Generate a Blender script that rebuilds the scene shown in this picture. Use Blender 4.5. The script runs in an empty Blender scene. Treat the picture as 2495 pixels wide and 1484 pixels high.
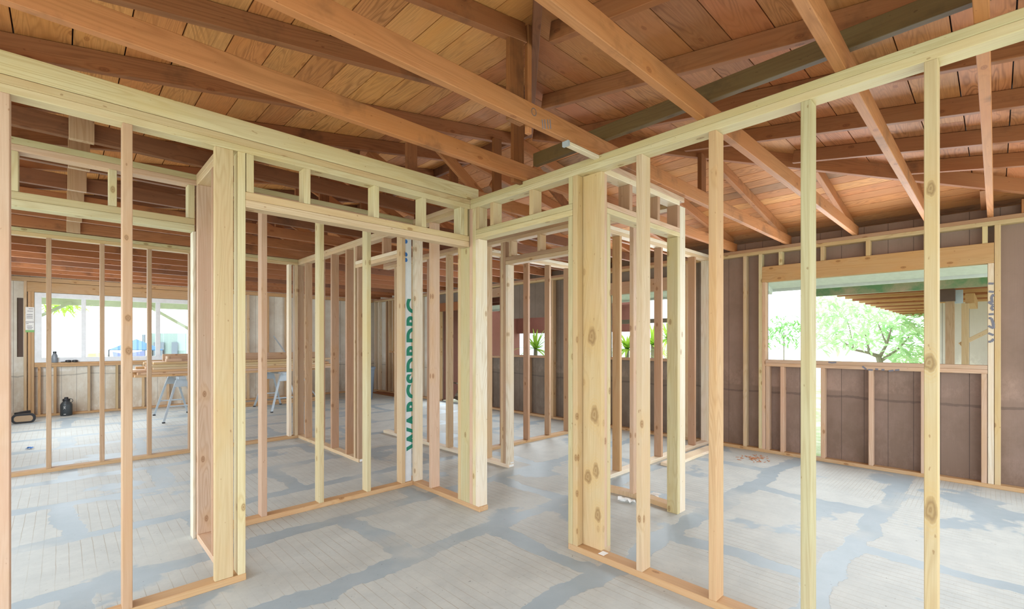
import bpy, bmesh, math, random
from mathutils import Vector, Matrix
random.seed(7)
S = bpy.context.scene
COL = S.collection
PI = math.pi

# ---------------------------------------------------------------- camera
F_PX, YAW, HY, CAMH = 1135.0, 0.8045, 832.0, 1.33
cd = bpy.data.cameras.new('camera'); cam = bpy.data.objects.new('camera', cd); COL.objects.link(cam)
cd.sensor_fit = 'HORIZONTAL'; cd.sensor_width = 36.0
cd.lens = F_PX/2495.0*36.0
cd.shift_y = (HY-742.0)/2495.0
cd.clip_start = 0.02; cd.clip_end = 300
cam.location = (0, 0, CAMH)
cam.rotation_euler = (PI/2, 0, -(PI/2-YAW))
S.camera = cam
# ---------------------------------------------------------------- world, exposure
S.view_settings.view_transform = 'Standard'; S.view_settings.look = 'None'
S.view_settings.gamma = 1.0; S.view_settings.use_curve_mapping = False
S.view_settings.exposure = 0.72
W = bpy.data.worlds.new('sky'); S.world = W; W.use_nodes = True
bg = W.node_tree.nodes['Background']
bg.inputs['Color'].default_value = (0.84, 0.93, 1.0, 1); bg.inputs['Strength'].default_value = 2.2
cy = S.cycles
cy.max_bounces = 10; cy.diffuse_bounces = 7; cy.sample_clamp_indirect = 6

def area_light(name, loc, rot, sx, sy, power, col=(1, 1, 1)):
    d = bpy.data.lights.new(name, 'AREA'); d.shape = 'RECTANGLE'; d.size = sx; d.size_y = sy
    d.energy = power; d.color = col
    o = bpy.data.objects.new(name, d); COL.objects.link(o); o.location = loc; o.rotation_euler = rot
    return o
# added fill from invented open sides behind and left; daylight at windows and doorway
DAY = (.83, .93, 1.0)
area_light('fill_front', (2.6, -2.2, 1.6), (PI/2, 0, 0), 8.0, 3.0, 52, DAY)
area_light('fill_left', (-2.4, 4.0, 1.6), (0, -PI/2, 0), 3.0, 8.0, 46, DAY)
area_light('daylight_back_window', (.83, 11.6, 1.6), (-PI/2, 0, 0), 2.3, 1.1, 36, DAY)
area_light('fill_far_left', (-1.05, 9.2, 1.6), (0, -PI/2, 0), 1.3, 2.0, 45, DAY)  # added to brighten the far rooms, at an unseen opening in the left wall
area_light('daylight_bedroom_window', (6.04, 3.55, 1.6), (0, PI/2, 0), .95, 1.15, 30, DAY)
area_light('daylight_far_window', (6.04, 6.0, 1.5), (0, PI/2, 0), .8, 1.4, 30, DAY)
area_light('daylight_doorway', (6.04, 8.2, 1.1), (0, PI/2, 0), 1.9, .85, 18, DAY)
area_light('daylight_near_window', (6.04, 1.0, 1.6), (0, PI/2, 0), .9, 1.8, 40, DAY)

# ---------------------------------------------------------------- materials
def srgb(r, g, b):
    f = lambda c: (c/255/12.92) if c/255 <= 0.04045 else ((c/255+0.055)/1.055)**2.4
    return (f(r), f(g), f(b), 1)
class NT:
    def __init__(s, name):
        s.m = bpy.data.materials.new(name); s.m.use_nodes = True
        s.t = s.m.node_tree; s.n = s.t.nodes; s.l = s.t.links
        s.b = s.n['Principled BSDF']
    def node(s, typ, **kw):
        n = s.n.new(typ)
        for k, v in kw.items():
            if k.startswith('i_'):
                n.inputs[k[2:].replace('_', ' ')].default_value = v
            else: setattr(n, k, v)
        return n
    def link(s, a, b): s.l.new(a, b)
    def math(s, op, a, b=None, c=None, clamp=False):
        n = s.node('ShaderNodeMath', operation=op, use_clamp=clamp)
        for i, v in enumerate((a, b, c)):
            if v is None: continue
            if isinstance(v, (int, float)): n.inputs[i].default_value = v
            else: s.link(v, n.inputs[i])
        return n.outputs[0]
    def mix(s, fac, a, b, typ='MIX'):
        n = s.node('ShaderNodeMix', data_type='RGBA', blend_type=typ)
        for i, v in ((0, fac), (6, a), (7, b)):
            if isinstance(v, (int, float)): n.inputs[i].default_value = v
            elif isinstance(v, tuple): n.inputs[i].default_value = v
            else: s.link(v, n.inputs[i])
        return n.outputs[2]
    def ramp(s, fac, stops):
        n = s.node('ShaderNodeValToRGB'); e = n.color_ramp.elements
        while len(e) < len(stops): e.new(0.5)
        for i, (p, c) in enumerate(stops):
            e[i].position = p; e[i].color = c if isinstance(c, tuple) else (c, c, c, 1)
        s.link(fac, n.inputs[0]); return n.outputs[0]
    def mapping(s, vec, scale=(1, 1, 1), loc=(0, 0, 0)):
        n = s.node('ShaderNodeMapping'); n.inputs['Scale'].default_value = scale; n.inputs['Location'].default_value = loc
        s.link(vec, n.inputs['Vector']); return n.outputs[0]
    def noise(s, vec, scale, detail=3, rough=.5, dist=0):
        n = s.node('ShaderNodeTexNoise'); n.inputs['Scale'].default_value = scale
        n.inputs['Detail'].default_value = detail; n.inputs['Roughness'].default_value = rough; n.inputs['Distortion'].default_value = dist
        s.link(vec, n.inputs['Vector']); return n.outputs['Fac']

def wood(name, grain=0.5, knots=1.0, rough=0.65, boards=False, stain=0.0, dark=0.72, at=()):
    """Length runs along local Z (lumber) or along UV.x (roof boards). Base colour = object colour / board attribute."""
    t = NT(name)
    if boards:
        uv = t.node('ShaderNodeUVMap', uv_map='len').outputs[0]
        sep = t.node('ShaderNodeSeparateXYZ'); t.link(uv, sep.inputs[0])
        cmb = t.node('ShaderNodeCombineXYZ'); t.link(sep.outputs[1], cmb.inputs[0]); t.link(sep.outputs[0], cmb.inputs[2])
        vec = cmb.outputs[0]
        base = t.node('ShaderNodeVertexColor', layer_name='tone').outputs[0]
    else:
        tc = t.node('ShaderNodeTexCoord'); oi = t.node('ShaderNodeObjectInfo')
        off = t.math('MULTIPLY', oi.outputs['Random'], 57.0)
        add = t.node('ShaderNodeVectorMath', operation='ADD'); t.link(tc.outputs['Object'], add.inputs[0])
        cmb = t.node('ShaderNodeCombineXYZ'); t.link(off, cmb.inputs[0]); t.link(off, cmb.inputs[1]); t.link(off, cmb.inputs[2])
        t.link(cmb.outputs[0], add.inputs[1]); vec = add.outputs[0]
        base = oi.outputs['Color']
    # knots: sparse cells on the unrolled faces, ringed
    sx = t.node('ShaderNodeSeparateXYZ'); t.link(vec, sx.inputs[0])
    u = t.math('ADD', sx.outputs[0], sx.outputs[1])
    uv2 = t.node('ShaderNodeCombineXYZ'); t.link(t.math('MULTIPLY', u, 8.5), uv2.inputs[0]); t.link(t.math('MULTIPLY', sx.outputs[2], 4.2), uv2.inputs[1])
    vo = t.node('ShaderNodeTexVoronoi', feature='F1', voronoi_dimensions='2D'); t.link(uv2.outputs[0], vo.inputs['Vector']); vo.inputs['Scale'].default_value = 1.0
    kd = vo.outputs['Distance']
    kcol = t.node('ShaderNodeSeparateXYZ'); t.link(vo.outputs['Color'], kcol.inputs[0])
    sel = t.math('GREATER_THAN', kcol.outputs[0], .81)
    kn = t.math('MULTIPLY', t.ramp(kd, [(0.0, 1.0), (.07, .9), (.12, 0.0)]), sel)
    halo = t.math('MULTIPLY', t.ramp(kd, [(0.0, 1.0), (.42, 0.0)]), sel)
    kr = t.math('MULTIPLY_ADD', t.math('SINE', t.math('MULTIPLY', kd, 110.0)), .5, .5)
    # growth rings: bands distorted by noise, stretched along the length, swelling round the knots
    v1 = t.mapping(vec, (1, 1, .12 if boards else .07))
    big = t.noise(v1, 8.0, 2, .5, .5)
    ph = t.math('ADD', t.math('MULTIPLY', big, 110.0 if boards else 90.0), t.math('MULTIPLY', halo, 9.0))
    rings = t.math('MULTIPLY_ADD', t.math('SINE', ph), .5, .5)
    rings = t.math('POWER', rings, 2.2)
    patch = t.ramp(t.noise(t.mapping(vec, (1, 1, .2)), 4.0, 2), [(.35, .25), (.6, 1.0)])
    rings = t.math('MULTIPLY', rings, patch)
    fine = t.noise(t.mapping(vec, (1, 1, .02)), 190, 4, .7)
    d = dark
    darkc = t.mix(1.0, base, (d, d*.86, d*.68, 1), 'MULTIPLY')
    warm = t.mix(1.0, base, (.97, .84, .62, 1), 'MULTIPLY')
    pinkc = t.mix(1.0, base, (.98, .84, .80, 1), 'MULTIPLY')
    c = t.mix(t.math('MULTIPLY', rings, grain), base, darkc)
    c = t.mix(t.math('MULTIPLY', t.ramp(fine, [(.42, 0.0), (.62, 1.0)]), .55*grain), c, darkc)
    blot = t.noise(t.mapping(vec, (1, 1, .3)), 3.4, 4, .65)
    c = t.mix(t.math('MULTIPLY', t.ramp(blot, [(.46, 0.0), (.66, 1.0)]), .7), c, warm)
    blot2 = t.noise(t.mapping(vec, (1, 1, .3), (3, 5, 7)), 3.0, 4, .65)
    c = t.mix(t.math('MULTIPLY', t.ramp(blot2, [(.48, 0.0), (.68, 1.0)]), .6), c, pinkc)
    c = t.mix(t.math('MULTIPLY', halo, .5*knots), c, warm)
    kc = t.mix(1.0, base, (.46, .30, .17, 1), 'MULTIPLY')
    c = t.mix(t.math('MULTIPLY', t.math('MULTIPLY', kn, t.math('MULTIPLY_ADD', kr, .45, .55)), min(1.0, .85*knots)), c, kc)
    speck = t.noise(t.mapping(vec, (1, 1, .5)), 60, 1, .5)
    c = t.mix(t.math('MULTIPLY', t.ramp(speck, [(.76, 0.0), (.79, 1.0)]), .6), c, kc)
    for (kx, ky, kz, kw, kh) in at:      # big knots at their own places on this board
        q = t.mapping(t.node('ShaderNodeTexCoord').outputs['Object'], (1/kw, 1/kw, 1/kh), (-kx/kw, -ky/kw, -kz/kh))
        wob = t.noise(q, 1.3, 2)
        ln = t.node('ShaderNodeVectorMath', operation='LENGTH'); t.link(q, ln.inputs[0])
        dd = t.math('ADD', ln.outputs['Value'], t.math('MULTIPLY', t.math('SUBTRACT', wob, .5), .6))
        c = t.mix(t.math('MULTIPLY', t.ramp(t.math('MULTIPLY', dd, .4), [(.35, 1.0), (1.0, 0.0)]), t.math('MULTIPLY_ADD', t.math('SINE', t.math('MULTIPLY', dd, 16.0)), .3, .45)), c, warm)
        core = t.math('MULTIPLY', t.ramp(t.math('MULTIPLY', dd, .5), [(.42, 1.0), (.52, 0.0)]), t.math('MULTIPLY_ADD', t.math('SINE', t.math('MULTIPLY', dd, 13.0)), .18, .62))
        c = t.mix(core, c, t.mix(1.0, base, (.44, .32, .20, 1), 'MULTIPLY'))
    if stain > 0:
        st = t.noise(vec, 2.3, 5, .65)
        stc = t.mix(1.0, base, (.25, .25, .26, 1), 'MULTIPLY')
        c = t.mix(t.math('MULTIPLY', t.ramp(st, [(.56, 0.0), (.72, 1.0)]), stain), c, stc)
    t.link(c, t.b.inputs['Base Color'])
    t.b.inputs['Roughness'].default_value = rough
    bmp = t.node('ShaderNodeBump'); bmp.inputs['Strength'].default_value = .12; bmp.inputs['Distance'].default_value = .002
    t.link(rings, bmp.inputs['Height']); t.link(bmp.outputs[0], t.b.inputs['Normal'])
    return t.m
M = {}
M['new'] = wood('new_lumber', .55, 1.1)
M['knotty'] = wood('knotty_board', .7, .5, at=[(-.02, .0, .151, .034, .06), (-.02, -.02, -.337, .032, .058), (-.02, -.03, -.685, .026, .05), (-.02, .03, -.735, .03, .045), (-.02, -.045, -.955, .025, .048)])
M['knot_left'] = wood('knotty_stud_left', .5, .4, at=[(.004, -.044, .075, .014, .022), (.002, -.044, .233, .013, .018), (-.004, -.044, .62, .009, .015)])
M['knot_right'] = wood('knotty_stud_right', .6, .4, at=[(-.044, .0, .69, .014, .03), (-.044, .004, .04, .02, .035), (-.044, 0, -.51, .02, .05)])
M['old'] = wood('old_lumber', .55, .9, .7, stain=.75, dark=.58)
M['board'] = wood('roof_board', .85, .9, .7, boards=True, stain=.3, dark=.5)

def plain(name, col, rough=.6, metal=0, emit=None, spec=None):
    t = NT(name); tc = t.node('ShaderNodeTexCoord')
    n = t.noise(tc.outputs['Object'], 14, 3, .6)
    c = t.mix(t.ramp(n, [(.3, 0.0), (.7, 1.0)]), col, tuple(x*.9 for x in col[:3])+(1,))
    t.link(c, t.b.inputs['Base Color']); t.b.inputs['Roughness'].default_value = rough; t.b.inputs['Metallic'].default_value = metal
    if spec is not None: t.b.inputs['Specular IOR Level'].default_value = spec
    return t.m
M['white'] = plain('white_vinyl', srgb(232, 236, 240), .35)
M['paper'] = plain('paper', srgb(238, 238, 236), .7)
M['paperg'] = plain('green_print', srgb(140, 190, 120), .7)
M['ink'] = plain('grey_ink', srgb(95, 95, 102), .7)
M['black'] = plain('black_plastic', srgb(38, 38, 42), .45)
M['tan'] = plain('tan_mirror', srgb(178, 150, 118), .35)
M['steel'] = plain('galvanised_steel', srgb(178, 188, 196), .4, .3)
M['blue'] = plain('blue_tape', srgb(50, 120, 200), .6)
M['bin'] = plain('grey_bin_plastic', srgb(120, 132, 146), .5)
M['greyflask'] = plain('charcoal_flask', srgb(62, 68, 72), .4)
M['smoke'] = plain('clear_grey_bottle', srgb(130, 138, 146), .3)
M['green'] = plain('green_letters', srgb(30, 130, 105), .6)
M['wrap'] = plain('white_house_wrap', srgb(222, 226, 230), .5)
M['tent'] = plain('tent_fabric', srgb(60, 110, 150), .7)
M['tarp'] = plain('blue_tarp', srgb(120, 130, 205), .6)
M['shed'] = plain('grey_green_panel', srgb(150, 168, 165), .8)
M['shedd'] = plain('shutter_panel', srgb(120, 130, 142), .7)
M['pale'] = plain('pale_green_paint', srgb(205, 212, 190), .8)
M['eave'] = plain('eave_paint', srgb(222, 228, 226), .8)
M['redbrown'] = plain('red_brown_paint', srgb(120, 70, 55), .7)
M['dirt'] = plain('debris', srgb(120, 105, 90), .9)
M['bark'] = plain('bark', srgb(150, 140, 125), .9)
M['spray'] = plain('spray_paint', srgb(120, 120, 132), .8)
M['yellowtint'] = plain('ochre_paint', srgb(200, 195, 160), .8)
M['blueside'] = plain('blue_siding', srgb(215, 222, 235), .7)
M['brownblock'] = plain('brown_paint', srgb(95, 75, 68), .7)

def siding_mat(name, col, stain, groove=.2, axis=1):
    t = NT(name); tc = t.node('ShaderNodeTexCoord'); v = tc.outputs['Object']
    sep = t.node('ShaderNodeSeparateXYZ'); t.link(v, sep.inputs[0])
    u = sep.outputs[axis]
    fr = t.math('FRACT', t.math('DIVIDE', t.math('ADD', u, 40.03), groove))
    line = t.math('LESS_THAN', fr, .03)
    grain = t.noise(t.mapping(v, (40, 40, 1.2)), 3, 4, .6)
    blot = t.noise(v, 1.6, 5, .65)
    z = sep.outputs[2]
    low = t.math('MULTIPLY', t.ramp(z, [(0.0, 1.0), (.95, 0.0)]), t.ramp(t.noise(t.mapping(v, (1, 1, .5)), 5, 6, .75), [(.36, 0.0), (.56, 1.0)]))
    c = t.mix(t.math('MULTIPLY', t.ramp(grain, [(.3, 0.0), (.7, 1.0)]), .25), col, tuple(x*.75 for x in col[:3])+(1,))
    c = t.mix(t.math('MULTIPLY', t.ramp(blot, [(.42, 0.0), (.68, 1.0)]), .5), c, stain)
    c = t.mix(t.math('MULTIPLY', low, .7), c, stain)
    pal = t.math('MULTIPLY', t.ramp(t.noise(t.mapping(v, (1, 1, .6)), 4.5, 7, .75), [(.44, 0.0), (.66, 1.0)]), t.ramp(t.math('MULTIPLY', z, .5), [(.39, 0.0), (.40, 1.0), (.47, .8), (.56, .1)]))
    c = t.mix(t.math('MULTIPLY', pal, .6), c, tuple(min(1, x*1.7) for x in col[:3])+(1,))
    # tide mark where the insulation used to sit
    band = t.math('MULTIPLY', t.math('LESS_THAN', t.math('ABSOLUTE', t.math('SUBTRACT', t.math('ADD', z, t.math('MULTIPLY', blot, .12)), .78)), .012), .5)
    c = t.mix(band, c, tuple(x*.35 for x in col[:3])+(1,))
    c = t.mix(t.math('MULTIPLY', line, .75), c, tuple(x*.3 for x in col[:3])+(1,))
    t.link(c, t.b.inputs['Base Color']); t.b.inputs['Roughness'].default_value = .75
    return t.m
M['side_brown'] = siding_mat('brown_siding', srgb(142, 118, 106), srgb(108, 86, 68))
M['side_grey'] = siding_mat('grey_brown_siding', srgb(128, 116, 104), srgb(92, 74, 58))
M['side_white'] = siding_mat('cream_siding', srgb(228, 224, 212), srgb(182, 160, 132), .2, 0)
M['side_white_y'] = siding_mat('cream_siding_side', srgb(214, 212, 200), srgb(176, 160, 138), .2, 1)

def floor_mat():
    t = NT('concrete_floor'); tc = t.node('ShaderNodeTexCoord'); v = tc.outputs['Object']
    n1 = t.node('ShaderNodeTexNoise'); n1.inputs['Scale'].default_value = 1.9; n1.inputs['Detail'].default_value = 5; n1.inputs['Roughness'].default_value = .62
    t.link(v, n1.inputs['Vector'])
    sub = t.node('ShaderNodeVectorMath', operation='SUBTRACT'); t.link(n1.outputs['Color'], sub.inputs[0]); sub.inputs[1].default_value = (.5, .5, .5)
    sc = t.node('ShaderNodeVectorMath', operation='SCALE'); t.link(sub.outputs[0], sc.inputs[0]); sc.inputs['Scale'].default_value = .30
    ad = t.node('ShaderNodeVectorMath', operation='ADD'); t.link(v, ad.inputs[0]); t.link(sc.outputs[0], ad.inputs[1])
    br = t.node('ShaderNodeTexBrick'); t.link(t.mapping(ad.outputs[0], (1, 1, 1), (3.3, 3.05, 0)), br.inputs['Vector'])
    br.inputs['Scale'].default_value = 1.0; br.inputs['Brick Width'].default_value = 1.5; br.inputs['Row Height'].default_value = .93
    br.inputs['Mortar Size'].default_value = .075; br.inputs['Mortar Smooth'].default_value = .1; br.offset = .45
    mask = br.outputs['Fac']
    mask = t.math('MULTIPLY', mask, t.ramp(t.noise(v, .9, 4, .6), [(.36, .25), (.46, 1.0)]))
    # extra blotches of patching compound
    n2 = t.noise(v, 1.15, 5, .6)
    mask = t.math('MAXIMUM', mask, t.ramp(n2, [(.595, 0.0), (.62, 1.0)]))
    sep = t.node('ShaderNodeSeparateXYZ'); t.link(v, sep.inputs[0])
    def lines(o, step, w):
        return t.math('LESS_THAN', t.math('FRACT', t.math('DIVIDE', t.math('ADD', o, 20), step)), w)
    wob = t.math('MULTIPLY', t.math('SUBTRACT', t.noise(v, 5, 2), .5), .009)
    lx = lines(t.math('ADD', sep.outputs[0], wob), .058, .07)
    ly = lines(t.math('ADD', sep.outputs[1], wob), .030, .10)
    rightroom = t.math('GREATER_THAN', sep.outputs[0], 2.4)
    ly = t.math('MULTIPLY', ly, t.math('MULTIPLY_ADD', rightroom, .75, .12))
    grid = t.math('MAXIMUM', lx, ly)
    fade = t.ramp(t.noise(v, 1.7, 4), [(.35, .1), (.6, 1.0)])
    grid = t.math('MULTIPLY', grid, fade)
    thin = t.mix(t.ramp(t.noise(v, 6, 5, .7), [(.3, 0.0), (.7, 1.0)]), srgb(191, 193, 188), srgb(175, 178, 175))
    thin = t.mix(t.math('MULTIPLY', grid, .6), thin, srgb(146, 132, 112))
    spk = t.ramp(t.noise(v, 38, 3, .6), [(.66, 0.0), (.72, 1.0)])
    thin = t.mix(t.math('MULTIPLY', spk, .25), thin, srgb(135, 128, 120))
    grey = t.mix(t.ramp(t.noise(v, 3.5, 5, .65), [(.3, 0.0), (.7, 1.0)]), srgb(148, 160, 166), srgb(161, 172, 178))
    c = t.mix(mask, thin, grey)
    c = t.mix(t.math('MULTIPLY', t.ramp(t.noise(v, 55, 2, .5), [(.74, 0.0), (.77, 1.0)]), .6), c, srgb(90, 84, 78))
    t.link(c, t.b.inputs['Base Color'])
    t.link(t.math('MULTIPLY_ADD', mask, -.12, .58), t.b.inputs['Roughness'])
    t.b.inputs['Specular IOR Level'].default_value = .35
    bmp = t.node('ShaderNodeBump'); bmp.inputs['Strength'].default_value = .25; bmp.inputs['Distance'].default_value = .003
    t.link(t.math('SUBTRACT', 1.0, mask), bmp.inputs['Height']); t.link(bmp.outputs[0], t.b.inputs['Normal'])
    return t.m
M['floor'] = floor_mat()
def ground_mat():
    t = NT('pale_ground'); tc = t.node('ShaderNodeTexCoord'); v = tc.outputs['Object']
    c = t.mix(t.ramp(t.noise(v, 1.2, 5, .7), [(.4, 0.0), (.6, 1.0)]), srgb(225, 220, 205), srgb(170, 185, 130))
    t.link(c, t.b.inputs['Base Color']); t.b.inputs['Roughness'].default_value = .9
    return t.m
M['ground'] = ground_mat()
def leaf_mat(name, a, b):
    t = NT(name); at = t.node('ShaderNodeVertexColor', layer_name='tone').outputs[0]
    c = t.mix(1.0, at, a, 'MULTIPLY')
    t.link(c, t.b.inputs['Base Color']); t.b.inputs['Roughness'].default_value = .5
    tr = t.node('ShaderNodeBsdfTranslucent'); tr.inputs[0].default_value = b
    ms = t.node('ShaderNodeMixShader'); ms.inputs[0].default_value = .4
    t.link(t.b.outputs[0], ms.inputs[1]); t.link(tr.outputs[0], ms.inputs[2]); t.link(ms.outputs[0], t.n['Material Output'].inputs[0])
    return t.m
M['leaf'] = leaf_mat('frangipani_leaf', srgb(212, 236, 205), srgb(215, 240, 190))
M['palm'] = leaf_mat('palm_leaf', srgb(165, 205, 90), srgb(190, 220, 80))
def moss_mat():
    t = NT('mossy_timber'); tc = t.node('ShaderNodeTexCoord'); v = tc.outputs['Object']
    c = t.mix(t.ramp(t.noise(v, 2.2, 5, .7), [(.38, 0.0), (.6, 1.0)]), srgb(120, 104, 74), srgb(62, 90, 48))
    t.link(c, t.b.inputs['Base Color']); t.b.inputs['Roughness'].default_value = .3
    return t.m
M['moss'] = moss_mat()
def glass_mat():
    t = NT('window_glass')
    tr = t.node('ShaderNodeBsdfTransparent'); gl = t.node('ShaderNodeBsdfGlossy'); gl.inputs['Roughness'].default_value = .02
    fr = t.node('ShaderNodeFresnel'); fr.inputs[0].default_value = 1.45
    ms = t.node('ShaderNodeMixShader'); t.link(fr.outputs[0], ms.inputs[0]); t.link(tr.outputs[0], ms.inputs[1]); t.link(gl.outputs[0], ms.inputs[2])
    t.link(ms.outputs[0], t.n['Material Output'].inputs[0]); return t.m
M['glass'] = glass_mat()

# wood tones (linear albedo of the timber itself)
T = dict(
    green=srgb(204, 192, 154), greend=srgb(190, 178, 138), pale=srgb(220, 209, 190), pink=srgb(202, 172, 148),
    tan=srgb(202, 178, 146), orange=srgb(196, 162, 122), brown=srgb(180, 150, 122), honey=srgb(196, 174, 134),
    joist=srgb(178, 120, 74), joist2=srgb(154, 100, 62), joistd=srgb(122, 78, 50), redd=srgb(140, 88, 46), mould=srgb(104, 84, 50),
    dpink=srgb(176, 142, 116), hdr=srgb(194, 156, 108))
def jit(c, a=.06):
    k = 1+random.uniform(-a, a); h = random.uniform(-a*.4, a*.4)
    return (min(1, c[0]*k*(1+h)), min(1, c[1]*k), min(1, c[2]*k*(1-h)), 1)

# ---------------------------------------------------------------- helpers
def link(o, parent=None, loc=None):
    COL.objects.link(o)
    if parent is not None: o.parent = parent
    return o
def wloc(o):
    v = Vector(o.location); p = o.parent
    while p: v += Vector(p.location); p = p.parent
    return v
def tag(o, label=None, cat=None, group=None, kind=None):
    if label: o['label'] = label
    if cat: o['category'] = cat
    if group: o['group'] = group
    if kind: o['kind'] = kind
    return o
def thing(name, loc, label=None, cat=None, group=None, kind=None):
    o = bpy.data.objects.new(name, None); link(o); o.location = loc; o.empty_display_size = .05
    return tag(o, label, cat, group, kind)
_cache = {}
def box_mesh(dx, dy, dz, bev=.0025):
    k = (round(dx, 4), round(dy, 4), round(dz, 4), bev)
    if k in _cache: return _cache[k]
    bm = bmesh.new(); bmesh.ops.create_cube(bm, size=1)
    bmesh.ops.scale(bm, vec=(dx, dy, dz), verts=bm.verts)
    if bev: bmesh.ops.bevel(bm, geom=list(bm.edges), offset=min(bev, min(dx, dy, dz)*.3), segments=1, affect='EDGES')
    me = bpy.data.meshes.new('timber'); bm.to_mesh(me); bm.free(); _cache[k] = me
    return me
def mesh_obj(name, me, mat, parent=None, loc=(0, 0, 0), rot=None, color=None):
    if not me.materials: me.materials.append(mat)
    elif me.materials[0] is not mat:
        me = me.copy(); me.materials.clear(); me.materials.append(mat)
    o = bpy.data.objects.new(name, me); link(o, parent)
    base = wloc(parent) if parent is not None else Vector((0, 0, 0))
    o.location = Vector(loc)-base
    if rot is not None:
        o.rotation_mode = 'QUATERNION' if len(rot) == 4 else 'XYZ'
        if len(rot) == 4: o.rotation_quaternion = rot
        else: o.rotation_euler = rot
    if color: o.color = color
    return o
def lum(name, parent, x0, x1, y0, y1, z0, z1, tone='tan', mat='new', bev=.0025, axis=None):
    dx, dy, dz = x1-x0, y1-y0, z1-z0
    c = ((x0+x1)/2, (y0+y1)/2, (z0+z1)/2)
    if axis is None: axis = max((dz+1e-6, 'z'), (dx, 'x'), (dy, 'y'))[1]
    if axis == 'z': me = box_mesh(dx, dy, dz, bev); rot = None
    elif axis == 'x': me = box_mesh(dz, dy, dx, bev); rot = (0, PI/2, 0)
    else: me = box_mesh(dx, dz, dy, bev); rot = (-PI/2, 0, 0)
    key = (id(me), mat)
    if key not in _mc:
        m2 = me.copy(); m2.materials.clear(); m2.materials.append(M[mat]); _mc[key] = m2
    return mesh_obj(name, _mc[key], M[mat], parent, c, rot, jit(T[tone]) if tone in T else (1, 1, 1, 1))
_mc = {}
def strut(name, parent, p0, p1, w, h, side=(0, 1, 0), tone='joist', mat='old', bev=.0025):
    """timber from p0 to p1 (centre line); w measured along 'side', h across"""
    p0, p1 = Vector(p0), Vector(p1); z = (p1-p0); L = z.length; z.normalize()
    y = Vector(side); y = (y-z*y.dot(z)).normalized(); x = y.cross(z)
    me = box_mesh(h, w, L, bev).copy(); me.materials.clear()
    q = Matrix((x, y, z)).transposed().to_quaternion()
    return mesh_obj(name, me, M[mat], parent, (p0+p1)/2, tuple(q), jit(T[tone]) if tone in T else (1, 1, 1, 1))
class MB:
    def __init__(s): s.bm = bmesh.new()
    def box(s, x0, x1, y0, y1, z0, z1):
        m = Matrix.Translation(((x0+x1)/2, (y0+y1)/2, (z0+z1)/2)) @ Matrix.Diagonal((x1-x0, y1-y0, z1-z0, 1))
        bmesh.ops.create_cube(s.bm, size=1, matrix=m); return s
    def bar(s, p0, p1, w, h=None, n=None, side=(0, 1, .01)):
        p0, p1 = Vector(p0), Vector(p1); z = p1-p0; L = z.length; z.normalize()
        y = Vector(side); y = (y-z*y.dot(z)).normalized(); x = y.cross(z)
        R = Matrix((x, y, z)).transposed().to_4x4(); R.translation = (p0+p1)/2
        if n: bmesh.ops.create_cone(s.bm, cap_ends=True, segments=n, radius1=w/2, radius2=(h if h is not None else w)/2, depth=L, matrix=R)
        else: bmesh.ops.create_cube(s.bm, size=1, matrix=R @ Matrix.Diagonal((h or w, w, L, 1)))
        return s
    def lathe(s, prof, c=(0, 0, 0), n=28):
        vs = [[s.bm.verts.new((c[0]+r*math.cos(2*PI*i/n), c[1]+r*math.sin(2*PI*i/n), c[2]+z)) for i in range(n)] for r, z in prof]
        for a, b in zip(vs, vs[1:]):
            for i in range(n): s.bm.faces.new((a[i], a[(i+1) % n], b[(i+1) % n], b[i]))
        s.bm.faces.new(vs[0][::-1]); s.bm.faces.new(vs[-1]); return s
    def poly(s, pts, th):
        """pts: 3-D outline, thickened along its normal by th"""
        vs = [s.bm.verts.new(p) for p in pts]; f = s.bm.faces.new(vs); f.normal_update()
        r = bmesh.ops.extrude_face_region(s.bm, geom=[f]); nv = [g for g in r['geom'] if isinstance(g, bmesh.types.BMVert)]
        bmesh.ops.translate(s.bm, verts=nv, vec=f.normal*th); return s
    def build(s, name, mat, parent=None, bev=0, smooth=False):
        if bev: bmesh.ops.bevel(s.bm, geom=list(s.bm.edges), offset=bev, segments=2, affect='EDGES')
        bmesh.ops.recalc_face_normals(s.bm, faces=s.bm.faces)
        if smooth:
            for f in s.bm.faces: f.smooth = True
        c = Vector((0, 0, 0)); n = len(s.bm.verts)
        if n:
            xs = [v.co for v in s.bm.verts]
            c = Vector([(min(v[i] for v in xs)+max(v[i] for v in xs))/2 for i in range(3)]); c.z = min(v[2] for v in xs)
        bmesh.ops.translate(s.bm, verts=s.bm.verts, vec=-c)
        me = bpy.data.meshes.new(name); s.bm.to_mesh(me); s.bm.free(); me.materials.append(mat)
        if smooth:
            try: me.set_sharp_from_angle(angle=.7)
            except Exception: pass
        return mesh_obj(name, me, mat, parent, c)

SD = .038; SW = .0889; TP0, TP1, PZ = 2.381, 2.457, .038
# ================================================================= SETTING
fl = MB().box(-1.15, 6.16, -.75, 11.83, -.12, 0).build('floor', M['floor']); tag(fl, kind='structure')
fl_me = fl.data
gr = MB().box(-40, 70, -40, 70, -.5, -.16).build('ground', M['ground']); tag(gr, kind='structure')

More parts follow.
